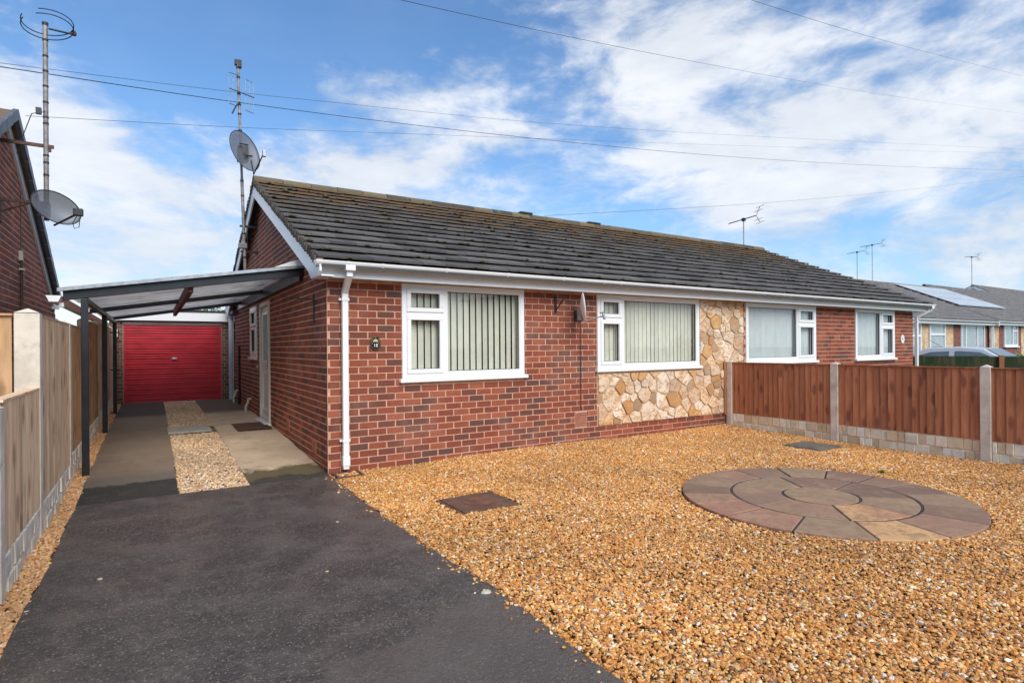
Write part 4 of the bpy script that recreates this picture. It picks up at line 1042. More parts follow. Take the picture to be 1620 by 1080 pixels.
# mast on our gable
MX, MY = 1.27, 10.65
mast = thing('aerial_mast', 'tall grey pole mast with loop aerial clamped to the gable of number 18', 'mast', (MX, MY, 2.5))
def mp(z): return (1.352 - (z - 2.4) * .026, MY, z)
MB().tube([mp(2.42), mp(3.0), mp(4.2)], .026, 10).build('lower_pole', MT['mast'], mast); MB().tube([mp(3.9), mp(6.16)], .021, 10).build('upper_pole', MT['mast'], mast)
for z in (2.62, 2.86, 3.26, 3.9, 4.15, 5.0, 5.28, 5.44, 5.62, 5.9, 6.06): MB().tube([mp(z), mp(z + .028)], .029, 8).build('tape_band', MT['cable'], mast)
MB().box((mp(3.05)[0] - .09, MY - .05, 3.02), (mp(3.05)[0] + .04, MY + .05, 3.11)).build('junction_box', MT['mast'], mast, bevel=.01)
MB().box((mp(6.1)[0] - .05, MY - .03, 6.11), (mp(6.1)[0] - .01, MY + .03, 6.20)).box((mp(6.1)[0] + .0, MY - .04, 6.08), (mp(6.1)[0] + .055, MY + .04, 6.20)).build('top_clamp', MT['cable'], mast)
for z in (2.97, 3.40):
    x0 = mp(z)[0]; br = MB().box((x0 - .06, MY - .018, z - .015), (XS, MY + .018, z + .015)).box((XS - .02, MY - .05, z - .09 if z > 3.2 else z - .02), (XS - .001, MY + .05, z + .09 if z > 3.2 else z + .02))
    br.build('wall_bracket', MT['dark_metal'], mast)
# yagi with loops on the mast
yz = 5.66; bx = mp(yz)
bo = MB().tube([(bx[0] - .15, MY - .02, yz + .03), (bx[0] + .23, MY - .08, yz - .07)], .008, 6).build('aerial_boom', MT['dark_metal'], mast)
for k, (dx, dz) in enumerate(((-.15, .03), (-.09, .02), (.10, -.03), (.155, -.05), (.215, -.065))):
    hh = .26; MB().tube([(bx[0] + dx, MY - .02 - dx * .2, yz + dz - hh), (bx[0] + dx, MY - .02 - dx * .2, yz + dz + hh)], .004, 5).build('aerial_element', MT['galv'], bo)
for (a, b_) in ((-.155, -.03), (.10, .22)):
    for s in (1, -1): MB().tube([(bx[0] + a, MY - .03, yz + s * .26 + (-.03 if a > 0 else .03)), (bx[0] + b_, MY - .06, yz + s * .26 + (-.075 if a > 0 else .0))], .005, 5).build('aerial_element', MT['dark_metal'], bo)
MB().tube([(bx[0] + .01, MY - .03, yz - .17), (bx[0] - .05, MY - .05, yz - .26), (bx[0] - .11, MY - .06, yz - .40)], .013, 6).build('aerial_strut', MT['cable'], mast)
cab = MB().tube([mp(3.94 + .0), (mp(3.9)[0] + .03, MY - .04, 3.5), (mp(3.3)[0] + .05, MY - .04, 3.3), (mp(3.0)[0] + .04, MY - .03, 3.0)], .005, 5); cab.build('cable', MT['cable'], mast)
# dish on the mast
d1 = thing('satellite_dish', 'grey perforated satellite dish high on the mast above the gable of number 18', 'satellite dish', (MX, MY - .1, 4.5))
dc = Vector((1.325, 10.40, 4.61)); o1, sd1, up1, n1 = dish_part(d1, dc, (.42, -.86, .22), .25, .345, .07, MT['dish_mesh'], upv=(-.30, 0, 1))
MB().box(dc + Vector((-.10, .05, -.15)), dc + Vector((.06, .20, .09))).build('mount', MT['dark_metal'], d1)
for s in (1, -.6): MB().tube([dc + up1 * .12 * s - sd1 * .05, dc + up1 * .12 * s + sd1 * .14 - n1 * .04], .010, 6).build('mount_rib', MT['dark_metal'], d1)
tip = dc - up1 * .22 + n1 * .36
foot = dc - up1 * .40 - n1 * .01
MB().tube([foot + Vector((-.03, .05, .25)), foot, tip], .011, 6).build('feed_arm', MT['dark_metal'], d1)
MB().box(tip + Vector((-.01, -.03, -.03)), tip + Vector((.045, .03, .08))).build('receiver', MT['galv'], d1, bevel=.008)
MB().tube([foot, foot + Vector((.03, 0, -.15)), foot + Vector((.12, .0, -.27)), foot + Vector((.22, .0, -.25))], .006, 6).build('cable', MT['cable'], d1)
# mast on the left house
m2 = thing('aerial_mast', 'tall weathered mast with round halo aerial beside the left brick gable', 'mast', (-1.0, 8.25, 2.7))
mq = lambda z: (-1.0, 8.25, z)
MB().tube([mq(2.78), mq(5.00)], .024, 10).build('pole', MT['mast'], m2)
for z in (3.28, 3.42, 3.50, 3.86, 3.93, 4.10, 4.28, 4.45, 4.62, 4.80): MB().tube([mq(z), mq(z + .022)], .0275, 8).build('tape_band', MT['cable'], m2)
MB().tube([mq(4.98), mq(5.01)], .030, 8).build('pole_cap', MT['dark_metal'], m2)
MB().box((-1.42, 8.235, 3.60), (-.93, 8.265, 3.635)).build('wall_bracket', MT['rust'], m2)
MB().box((-1.0, 8.24, 3.56), (-.955, 8.27, 3.60)).build('pipe_clamp', MT['rust'], m2)
MB().tube([(-.97, 8.25, 4.95), (-.74, 8.22, 4.935)], .010, 6).build('aerial_arm', MT['dark_metal'], m2)
def loop(z, r, gap0, gap1, cx=-.93, cy=8.1):
    pts = [(cx + r * math.cos(a), cy + r * math.sin(a) * 1.0, z + .05 * math.sin(a + 2.4)) for a in [gap0 + (gap1 - gap0) * k / 30 for k in range(31)]]
    MB().tube(pts, .0055, 5).build('aerial_loop', MT['dark_metal'], m2)
loop(4.90, .23, -1.9, 3.7, -.96, 8.1); loop(4.95, .23, -1.8, 3.6, -.96, 8.1)
MB().box((-.765, 8.20, 4.92), (-.715, 8.25, 4.98)).build('aerial_junction', MT['rust'], m2, bevel=.02)
MB().tube([(-1.0, 8.23, 4.0), (-1.12, 8.22, 3.95), (-1.2, 8.25, 3.7), (-1.26, 8.3, 3.5)], .005, 5).build('cable', MT['cable'], m2)
MB().box((-1.085, 8.21, 3.96), (-1.035, 8.25, 4.03)).build('amplifier', MT['dark_metal'], m2)
d2 = thing('satellite_dish', 'grey perforated satellite dish on a steel arm at the left brick gable', 'satellite dish', (-1.1, 8.6, 3.0))
dc = Vector((-.89, 8.05, 2.90)); o2, s2, u2, n2 = dish_part(d2, dc, (.30, -.93, -.02), .235, .158, .06, MT['dish_mesh'], upv=(.50, 0, 1))
MB().box((-1.42, 8.235, 2.955), (-.98, 8.265, 2.985)).build('wall_arm', MT['rust'], d2); MB().box((-1.42, 8.21, 2.72), (-1.385, 8.28, 3.03)).build('wall_plate', MT['rust'], d2)
MB().tube([(-1.39, 8.25, 2.84), (-1.15, 8.25, 2.96)], .012, 6).build('brace', MT['rust'], d2)
MB().box((-1.03, 8.10, 2.82), (-.96, 8.24, 2.96)).build('mount', MT['dark_metal'], d2)
tip = dc + Vector((.20, -.24, -.10)); MB().tube([dc + Vector((-.02, .0, -.20)), tip], .012, 6).build('feed_arm', MT['dark_metal'], d2)
MB().box(tip + Vector((-.03, -.04, -.02)), tip + Vector((.06, .02, .06))).build('receiver', MT['cable'], d2, bevel=.01)
MB().tube([tip + Vector((0, 0, -.02)), tip + Vector((-.035, 0, -.10)), tip + Vector((-.02, 0, -.16)), tip + Vector((.02, 0, -.14)), tip + Vector((.03, 0, -.03))], .0045, 5).build('cable', MT['cable'], d2)
# dish on the front wall
d3 = thing('satellite_dish', 'off white satellite dish seen edge on, fixed to the front brickwork beside the second window', 'satellite dish', (4.87, YF, 1.75))
dc = Vector((4.755, 5.80, 1.82)); o3, s3, u3, n3 = dish_part(d3, dc, (.93, -.62, .10), .165, .195, .045, MT['dish_white'], rim=.005)
MB().box((4.80, YF - .03, 1.66), (4.93, YF - .009, 1.80)).build('wall_plate', MT['dark_metal'], d3)
MB().tube([(4.86, YF - .02, 1.72), (4.80, 5.93, 1.74), (4.74, 5.86, 1.79)], .02, 8).build('mount_arm', MT['galv'], d3)
MB().box((4.69, 5.80, 1.66), (4.735, 5.86, 1.80)).build('bracket', MT['galv'], d3)
tip = dc + Vector((.16, -.20, -.10)); MB().tube([dc + Vector((.0, 0, -.175)), tip + Vector((0, 0, -.01))], .007, 6).build('feed_arm', MT['galv'], d3)
MB().tube([tip + Vector((-.01, .01, .045)), tip + Vector((.01, -.01, -.06))], .016, 8).build('receiver', MT['galv'], d3)
MB().tube([(tip[0] - .05, tip[1] + .01, tip[2] + .03), (tip[0], tip[1], tip[2] + .04)], .014, 8).build('feed_horn', MT['galv'], d3)
MB().tube([(4.905, YF - .013, 1.66), (4.903, YF - .012, 1.0), (4.905, YF - .012, .50), (4.92, YF - .012, .46)], .0045, 5).build('cable', MT['cable'], d3)

# ------------------------------------------------------------------ carport
cp = thing('carport', 'lean-to carport with black steel posts and ribbed clear roof between fence and house', 'carport', (.4, 9.9, 0))
def cz(x): return 1.885 + (x + .57) * (2.235 - 1.885) / (1.53 + .57)        # underside line of the beams (top)
BY = (7.12, 9.90, 12.50)
for i, y in enumerate(BY):
    z0 = gz(y) - .02; MB().box((-.60, y - .03, z0), (-.54, y + .03, cz(-.57) - .055)).build('post', MT['black_paint'], cp, bevel=.003)
    h = .10 if i == 0 else .06
    w = .025
    pts = [(-.74, y - w, cz(-.74) - h * .5), (1.53, y - w, cz(1.53) - h * .5), (1.53, y - w, cz(1.53) + h * .5), (-.74, y - w, cz(-.74) + h * .5)]
    MB().prism(pts, (0, 2 * w, 0)).build('beam', MT['black_paint'], cp, bevel=.003)
MB().box((1.495, 7.16, 2.13), (1.533, 12.9, 2.26)).build('wall_ledger', MT['black_paint'], cp)
MB().box((-.60, 7.16, 1.80), (-.55, 12.6, 1.85)).build('side_rail', MT['black_paint'], cp)
rz_ = cz(.37); MB().box((.335, 7.15, rz_ - .10), (.385, 12.47, rz_ + .02)).build('purlin', simple('red_stained_timber', (.13, .035, .028), .7, .25, 6, .3, 70), cp)
for z in (.95, 1.62): MB().box((-.64, BY[2] - .05, z), (-.50, BY[2] + .02, z + .02)).build('post_bracket', MT['dark_metal'], cp)
MB().box((-.66, BY[2] - .07, gz(12.5) + .0), (-.48, BY[2] + .07, gz(12.5) + .02)).build('post_foot', MT['dark_metal'], cp)
# ribbed sheets: each sheet ~0.6 m wide along y
y = 7.06; k = 0
while y < 13.0:
    y1 = min(y + .62, 13.05); mb = MB(); n = 24; vs = []
    prof = []
    yy = y
    ribs = 5; st = (y1 - y) / ribs
    for r in range(ribs):
        b0 = y + r * st
        prof += [(b0, .0), (b0 + st * .62, .0), (b0 + st * .70, .022), (b0 + st * .92, .022)]
    prof.append((y1, .0))
    dz = .055 + .004 * (k % 2)
    x0, x1 = -.77 + RU(-.01, .01), 1.50
    vs = [(x0, a, cz(x0) + b + dz) for a, b in prof] + [(x1, a, cz(x1) + b + dz) for a, b in prof]; m_ = len(prof)
    mb.add(vs, [(i, m_ + i, m_ + i + 1, i + 1) for i in range(m_ - 1)], .5, 0)
    o = mb.build('roof_sheet', MT['poly'], cp); sm_ = o.modifiers.new('t', 'SOLIDIFY'); sm_.thickness = .003
    y = y1 - .0; k += 1
MB().prism([(-.78, 7.045, cz(-.78) + .04), (1.52, 7.045, cz(1.52) + .04), (1.52, 7.045, cz(1.52) + .075), (-.78, 7.045, cz(-.78) + .075)], (0, .03, 0)).build('edge_trim', MT['galv'], cp)
MB().prism([(1.20, 7.04, 2.26), (1.54, 7.04, 2.30), (1.54, 7.04, 2.40)], (0, .02, 0)).build('end_flashing', MT['white'], cp)
# debris line on top beside the wall
mb = MB()
for k in range(90):
    x = RU(1.18, 1.46); yy = RU(7.3, 12.8); s = RU(.03, .08); a = RU(0, 3.1)
    mb.add([(x + s * math.cos(a + q * 1.57) * (1 if q % 2 else .5), yy + s * math.sin(a + q * 1.57), cz(x) + .085 + RU(0, .01)) for q in range(4)], [(0, 1, 2, 3)], RU(0, 1))
mb.build('leaf_debris', simple('dead_leaves', (.16, .09, .05), .9, .3, 20), cp, stuff=True)
# gutter along the fence side
mb = MB(); gx = -.80
for (a, b_) in (((gx - .055, 1.79), (gx - .05, 1.86)), ((gx + .05, 1.79), (gx + .055, 1.86))): pass
pr = [(gx - .06, 1.845), (gx - .035, 1.785), (gx + .035, 1.785), (gx + .06, 1.845), (gx + .052, 1.845), (gx + .030, 1.792), (gx - .030, 1.792), (gx - .052, 1.845)]
mb.prism([(a, 7.0, b) for a, b in pr], (0, 6.0, 0)); mb.prism([(a, 6.99, b) for a, b in pr[:4]], (0, .009, 0)); mb.build('gutter', MT['white'], cp)
MB().box((-.77, 7.06, 1.74), (-.73, 7.16, 1.78)).build('gutter_outlet', MT['white'], cp)

# ------------------------------------------------------------------ garage
GY = 14.40
ga = thing('garage', 'flat roofed brick garage with red up-and-over door at the end of the drive', 'garage', (.4, 16, .2))
gb = gz(GY)
mb = MB(); mb.box((-.75, GY, gb - .1), (-.51, GY + .2, 1.93)); mb.box((1.32, GY, gb - .1), (1.62, GY + .2, 1.93)); mb.box((-.75, GY + .2, gb - .1), (-.55, GY + 5, 1.93)); mb.box((1.45, GY + .2, gb - .1), (1.62, GY + 5, 1.93)); mb.box((-.51, GY, 1.925), (1.32, GY + .2, 1.93))
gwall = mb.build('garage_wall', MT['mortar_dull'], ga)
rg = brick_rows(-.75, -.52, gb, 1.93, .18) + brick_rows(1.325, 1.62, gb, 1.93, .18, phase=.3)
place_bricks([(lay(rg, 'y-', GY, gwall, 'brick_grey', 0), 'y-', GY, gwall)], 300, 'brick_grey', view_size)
dfr = MB(); rect_frame(dfr, lambda a, o, z: (a, GY - o, z), -.509, 1.319, gb - .02, 1.845, .028, -.06, .012); gd = dfr.build('garage_door', MT['door_red'], ga)
n = 15; z0 = gb + .012; dh = (1.815 - z0) / n
for k in range(n):
    a, b_ = z0 + k * dh, z0 + (k + 1) * dh
    m = MB(); x0, x1 = -.480, 1.290
    prof = [(GY + .02, a), (GY + .006, a + dh * .10), (GY + .006, a + dh * .52), (GY - .012, a + dh * .62), (GY - .012, a + dh * .92), (GY + .02, b_)]
    m.add([(x0, y, z) for y, z in prof] + [(x1, y, z) for y, z in prof], [(i, 6 + i, 7 + i, i + 1) for i in range(5)], .5); m.build('door_rib', MT['door_red'], gd)
m = MB(); m.tube([(.40, GY - .012, 1.13), (.40, GY - .05, 1.13)], .022, 10); m.box((.35, GY - .065, 1.12), (.45, GY - .045, 1.14)); m.build('handle', MT['brass'], gd)
MB().box((-.52, GY - .03, 1.847), (1.33, GY + .1, 1.924)).build('lintel', MT['lintel'], ga)
MB().box((-.78, GY - .10, 1.935), (1.66, GY - .07, 2.13)).build('fascia', MT['white'], ga)
MB().box((-.80, GY - .12, 2.131), (1.68, GY + 5.2, 2.17)).build('flat_roof', MT['lead'], ga)
MB().box((-.60, GY + .1, gb), (1.4, GY + 4.8, gb + .003)).build('garage_floor', MT['room'], ga)
MB().box((-.72, GY - .09, 1.58), (-.60, GY - .012, 1.74)).box((-.69, GY - .07, 1.54), (-.63, GY - .03, 1.58)).build('alarm_box', MT['door_cream'], ga, bevel=.01)
# pale round downpipe with hopper between garage and house
rp = thing('rainwater_pipe', 'pale grey round rainwater pipe with hopper head between garage and house wall', 'pipe', (1.45, 13.9, .2))
MB().tube([(1.465, 13.90, 2.02), (1.465, 13.90, .22)], .05, 14).build('pipe', MT['grey_pipe'], rp)
MB().box((1.36, 13.82, 2.10), (1.50, 13.98, 2.28)).prism([(1.36, 13.82, 2.10), (1.50, 13.82, 2.10), (1.485, 13.82, 1.99), (1.43, 13.82, 1.99)], (0, .16, 0)).build('hopper_head', MT['grey_pipe'], rp, bevel=.006)
for z in (.75, 1.72): MB().tube([(1.465, 13.90, z), (1.465, 13.90, z + .03)], .056, 12).box((1.50, 13.89, z), (XS, 13.91, z + .02)).build('pipe_clip', MT['grey_pipe'], rp)
MB().box((1.42, 13.2, 2.06), (1.53, 13.95, 2.12)).build('gutter_end', MT['cable'], rp)

# mat, slab, covers
tag(MB().box((1.03, 9.02, gz(9.4) + .020), (1.49, 9.84, gz(9.4) + .032)).build('door_mat', MT['mat_brown'], bevel=.004), 'brown door mat on the concrete path outside the side door', 'door mat')
tag(MB().box((.175, 9.26, gz(9.5) + .004), (.72, 9.90, gz(9.5) + .035)).build('stepping_slab', MT['slab_pale'], bevel=.006), 'pale concrete slab bridging the gravel strip by the side door', 'slab')
c1 = thing('manhole_cover', 'square rusty brown inspection cover set in the gravel beside the driveway', 'manhole cover', (2.32, 4.25, 0))
MB().box((2.05, 3.99, -.02), (2.59, 4.51, .010)).build('frame', MT['cover'], c1, bevel=.004); MB().box((2.075, 4.015, .0105), (2.565, 4.485, .018)).build('lid', MT['cover'], c1, bevel=.003)
MB().tube([(2.32, 4.25, .0185), (2.32, 4.25, .0215)], .13, 24).build('raised_disc', simple('rust_red', (.19, .075, .045), .7, .3, 10), c1)
c2 = thing('manhole_cover', 'grey brown square inspection cover in the gravel near the red-brown fence', 'manhole cover', (7.22, 4.21, 0))
MB().box((6.96, 3.96, -.02), (7.49, 4.46, .016)).build('frame', MT['cover2'], c2, bevel=.004); MB().box((6.985, 3.985, .0165), (7.465, 4.435, .024)).build('lid', MT['cover2'], c2, bevel=.003)

# ------------------------------------------------------------------ stone circle
pt = thing('stone_circle', 'round paved circle of brown and grey sandstone flags lying in the golden gravel', 'paving circle', (PCX, PCY, 0))
MB().prism([(PCX + PRX * .99 * math.cos(2 * math.pi * k / 64), PCY + PRY * .99 * math.sin(2 * math.pi * k / 64), -.02) for k in range(64)], (0, 0, .0365)).build('jointing', simple('dark_joint', (.055, .045, .035), .95, .3, 20, .5, 120), pt)
def sector(r0, r1, a0, a1, tone, g=.0078):
    mb = MB(); n = max(3, int((a1 - a0) * 10)); top = []; 
    def P(r, a, z): return (PCX + PRX * r * math.cos(a), PCY + PRY * r * math.sin(a), z)
    def ringp(ins, z):
        gi = g + ins; out = []
        for k in range(n + 1): 
            aa0 = a0 + gi / max(r1, .1) / 1.15; aa1 = a1 - gi / max(r1, .1) / 1.15; out.append(P(r1 - gi / 1.15, aa0 + (aa1 - aa0) * k / n, z))
        if r0 > 0:
            for k in range(n, -1, -1):
                aa0 = a0 + gi / r0 / 1.15; aa1 = a1 - gi / r0 / 1.15; out.append(P(r0 + gi / 1.15, aa0 + (aa1 - aa0) * k / n, z))
        return out
    z = .022 + RU(-.002, .003); A = ringp(0, -.0); B = ringp(0, z - .004); C = ringp(.004, z); m = len(A)
    fs = [(k, (k + 1) % m, m + (k + 1) % m, m + k) for k in range(m)] + [(m + k, m + (k + 1) % m, 2 * m + (k + 1) % m, 2 * m + k) for k in range(m)]
    # top as quads between outer and inner arc
    q = 2 * m
    fs += [(q + k, q + k + 1, q + m - 2 - k, q + m - 1 - k) for k in range(n)]
    mb.add(A + B + C, fs, tone); mb.build('flagstone', MT['flag'], pt)
mb = MB(); n = 36
ring0 = [(PCX + .292 * math.cos(2 * math.pi * k / n), PCY + .282 * math.sin(2 * math.pi * k / n)) for k in range(n)]
mb.prism([(x, y, 0) for x, y in ring0], (0, 0, .024), .47); mb.build('flagstone', MT['flag'], pt, bevel=.004)
inner = [0.15, 1.05, 1.95, 3.0, 3.95, 4.75, 5.55, 6.433]
for a, b_, t in zip(inner, inner[1:], (.16, .40, .30, .52, .95, .42, .10)): sector(.262, .625, a, b_, t)
outer = [0.0, .38, .80, 1.22, 1.62, 2.02, 2.36, 2.66, 2.98, 3.42, 3.88, 4.32, 4.80, 5.22, 5.62, 5.96, 6.283]
outer = [a + .1 for a in outer]
for a, b_, t in zip(outer, outer[1:], (.18, .42, .25, .62, .35, .12, .74, .86, .80, .50, 1.0, .66, .20, .36, .10, .30)): sector(.630, 1.0, a, b_, t)

# ------------------------------------------------------------------ fences
def plank_obj(parent, x, y0, y1, z0, z1, mat, out, t=.012, zj=.0):
    """feather edge board on a fence running along y, facing 'out' (+1/-1 in x)"""
    mb = MB(); e = out * .018
    pts = [(x, y0), (x + out * .003, y0), (x + e, y1), (x, y1)]
    mb.prism([(a - x, b - y0, 0) for a, b in pts], (0, 0, z1 - z0)); return mb.build('plank', mat, parent, loc=(x, y0, z0))
def rock_board(mb_parent, x, y0, y1, z0, z1, out, mat, zoff=lambda y: 0, t=.03):
    mb = MB(); mb.box((x - out * .02, y0, z0 - .12), (x, y1, z1), .6)
    rows = 3 if z1 - z0 > .2 else 2; hh = (z1 - z0 + .10) / (rows)
    for r in range(rows):
        y = y0 + .004 - RU(0, .05)
        while y < y1:
            L = RU(.05, .16); a, b_ = max(y, y0 + .003), min(y + L, y1 - .003)
            if b_ - a > .02:
                za, zb = z0 - .10 + r * hh + .003, z0 - .10 + (r + 1) * hh - .003; zb = min(zb, z1 - .004)
                p = RU(.006, .02) * out; i = .007; t_ = RU(0, 1)
                v = [(x, a, za), (x, b_, za), (x, b_, zb), (x, a, zb), (x + p, a + i, za + i), (x + p * RU(.6, 1), b_ - i, za + i), (x + p, b_ - i, zb - i), (x + p * RU(.6, 1), a + i, zb - i)]
                fs = [(4, 5, 6, 7), (0, 1, 5, 4), (1, 2, 6, 5), (2, 3, 7, 6), (3, 0, 4, 7)]
                mb.add(v, fs if out > 0 else [f[::-1] for f in fs], t_)
            y += L
    return mb.build('gravel_board', mat, mb_parent)
def conc_post(parent, x, y, w, zt, cap=.03, zb=-.2):
    mb = MB(); h = w / 2; zz = zt - cap
    mb.box((x - h, y - h, zb), (x + h, y + h, zz - .004)); c = [(x - h, y - h, zz), (x + h, y - h, zz), (x + h, y + h, zz), (x - h, y + h, zz), (x, y, zt)]
    mb.add(c, [(0, 1, 4), (1, 2, 4), (2, 3, 4), (3, 0, 4)]); return mb.build('post', MT['concrete_post'], parent, bevel=.005)
# right fence
fr = thing('fence', 'red-brown board fence with pale concrete posts and cream stone-faced base by the gravel', 'fence', (7.95, 3.4, 0))
PY_ = [5.99, 4.30, 2.615, .93, -.75]
for y in PY_: conc_post(fr, 7.965, y, .10, 1.083)
for a, b_ in zip(PY_, PY_[1:]):
    y0, y1 = b_ + .05, a - .05
    rock_board(fr, 7.950, y0, y1, .06, .222, -1, MT['board_right'])
    pn = MB().box((7.955, y0, 1.0), (7.985, y1, 1.035)).box((7.965, y0, .40), (7.985, y1, .45)).build('fence_panel', MT['wood_red'], fr)
    MB().box((7.925, y0, 1.0355), (7.99, y1, 1.048)).build('capping', MT['wood_red'], pn)
    y = y0
    while y < y1 - .01:
        w = .086 + RU(-.010, .010); w = min(w, y1 - y)
        if y1 - y - w < .03: w = y1 - y
        plank_obj(pn, 7.952, y, y + w + .004, .226 + RU(-.002, .0), 1.034, MT['wood_red'], -1); y += w
# short board between wall and first post
tag(MB().box((7.90, 6.045, .18), (7.93, 6.062, 1.06)).box((7.86, 6.030, .20), (7.90, 6.044, 1.05)).build('wall_batten', MT['wood_red']), 'short red-brown timber upright fixed to the stone wall behind the first fence post', 'batten')
# left fence
fl = thing('fence', 'tall pale timber fence with concrete posts along the left of the drive', 'fence', (-.7, 8, 0))
LX = -.665
LP = [3.92, 5.16, 6.88, 8.58, 10.28, 11.98, 13.68]
for i, y in enumerate(LP):
    h = 1.05 if i == 0 else 1.60 + (gz(y) if y > 7 else 0)
    if i == 1:
        mb = MB(); mb.box((-.80, y - .05, -.2), (-.66, y + .06, 1.575)); mb.add([(-.80, y - .05, 1.579), (-.66, y - .05, 1.579), (-.66, y + .06, 1.579), (-.80, y + .06, 1.579), (-.73, y, 1.61)], [(0, 1, 4), (1, 2, 4), (2, 3, 4), (3, 0, 4)]); mb.build('post', MT['concrete_post'], fl, bevel=.005)
    else: conc_post(fl, LX - .045, y, .10, h)
conc_post(fl, LX - .045, 2.65, .10, 1.05)
def lpanel(y0, y1, zt, mat):
    g = gz((y0 + y1) / 2) ; zb = .235 + g
    rock_board(fl, LX - .012, y0, y1, .07 + g, zb, 1, MT['board_left'])
    pn = MB().box((LX - .055, y0, zt - .03), (LX - .020, y1, zt)).box((LX - .055, y0, zb + .15), (LX - .025, y1, zb + .2)).build('fence_panel', mat, fl)
    MB().box((LX - .065, y0, zt + .0005), (LX - .0, y1, zt + .014)).build('capping', mat, pn)
    y = y0
    while y < y1 - .01:
        w = .100 + RU(-.012, .012); w = min(w, y1 - y)
        if y1 - y - w < .03: w = y1 - y
        plank_obj(pn, LX - .018, y, y + w + .004, zb + .004, zt - .001, mat, 1); y += w
lpanel(2.70, 3.87, 1.035, MT['wood_pale']); lpanel(3.97, 5.11, 1.045, MT['wood_pale'])
for a, b_, mt in zip(LP[1:], LP[2:], ('wood_pale', 'wood_gold', 'wood_gold', 'wood_pale', 'wood_pale')): lpanel(a + .062, b_ - .05, 1.555 + (gz(a) if a > 7 else .0), MT[mt])
lpanel(13.73, 14.9, 1.72, MT['wood_pale'])
# panel turning away behind the tall post
fb = thing('fence', 'golden timber fence panel running off left behind the tall wide concrete post', 'fence', (-1.6, 5.15, 0))
pn = MB().box((-2.6, 5.12, .3), (-.805, 5.15, .35)).build('fence_panel', MT['wood_gold'], fb); MB().box((-2.6, 5.085, 1.5555), (-.805, 5.16, 1.57)).build('capping', MT['wood_gold'], pn)
x = -.81
while x > -2.6:
    w = .105 + RU(-.012, .012)
    MB().prism([(0, 0, 0), (w, 0, 0), (w, -.012, 0), (0, -.004, 0)], (0, 0, 1.35)).build('plank', MT['wood_gold'], pn, loc=(x - w, 5.118, .205)); x -= w

# ------------------------------------------------------------------ left neighbour house (gable facing the drive)
lh = thing('bungalow', 'red brick gable of the neighbouring house beyond the left fence', 'bungalow', (-4, 8.5, 0))
NX, NRY, NRZ, NK = -1.40, 8.55, 4.06, .524
mb = MB(); yb0, yb1 = 5.3, 12.45
mb.prism([(NX, yb0, -.2), (NX, yb1, -.2), (NX, yb1, NRZ - .10 - (yb1 - NRY) * NK), (NX, NRY, NRZ - .10), (NX, yb0, NRZ - .10 - (NRY - yb0) * NK)], (-6, 0, 0)); nw = mb.build('gable_wall', MT['mortar'], lh)
def gl2(z, lo, hi):
    d = (NRZ - .12 - z - .065) / NK; return max(lo, NRY - d), min(hi, NRY + d)
rn = brick_rows(yb0, yb1, 1.2, 3.95, .175, (), gl2)
def vs2(c, kind, b): return view_size(c, kind, b)
place_bricks([(lay(rn, 'x+', NX, nw, 'brick', 0), 'x+', NX, nw)], 300, 'brick', vs2)
# roof of left house
mb = MB()
for s in (1, -1):
    e = 3.6
    a = [(-7.5, NRY, NRZ), (-1.31, NRY, NRZ), (-1.31, NRY + s * e, NRZ - e * NK), (-7.5, NRY + s * e, NRZ - e * NK)]
    mb.prism(a, (0, 0, -.05), .4)
lroof = mb.build('roof', MT['tile'], lh)
for s in (1, -1):
    n = 12; e = 3.62
    for k in range(n):
        y0, y1 = e * k / n, e * (k + 1) / n + .015
        z0, z1 = NRZ - y0 * NK, NRZ - y1 * NK; lift = .012
        MB().prism([(-1.325, NRY + s * y0, z0 + .02), (-1.325, NRY + s * y1, z1 + .035), (-1.325, NRY + s * y1, z1 - .085), (-1.325, NRY + s * y0, z0 - .10)], (.045, 0, 0), .6).build('verge_cap', simple('verge_cap_grey', (.11, .115, .13), .5, .15, 10, rndvar=.12) if 'vc' not in MT else MT['vc'], lroof)
        if 'vc' not in MT: MT['vc'] = bpy.data.materials['verge_cap_grey']
    MB().prism([(NX + .002, NRY, NRZ - .06), (NX + .002, NRY + s * 3.6, NRZ - .06 - 3.6 * NK), (NX + .002, NRY + s * 3.6, NRZ - .21 - 3.6 * NK), (NX + .002, NRY, NRZ - .21)], (.028, 0, 0)).build('barge_board', MT['white'], lh)
MB().box((-7, 12.0, 2.0), (NX + .09, 12.12, 2.14)).build('gutter', MT['white'], lh)
MB().box((-1.50, 12.46, 1.74), (-1.38, 12.56, 1.86)).build('gutter_outlet', MT['white'], lh)
mb = MB(); mb.tube([(NX + .02, 9.3, 3.3), (NX + .02, 9.3, 2.45)], .005, 5); mb.tube([(NX + .025, 9.3, 2.55), (NX + .025, 9.3, 1.2)], .016, 6); mb.build('wall_conduit', MT['rust'], lh)
MB().box((NX + .0, 9.26, 2.32), (NX + .05, 9.36, 2.34)).box((NX + .0, 9.27, 2.44), (NX + .04, 9.33, 2.56)).build('conduit_clip', MT['concrete_post'], lh)

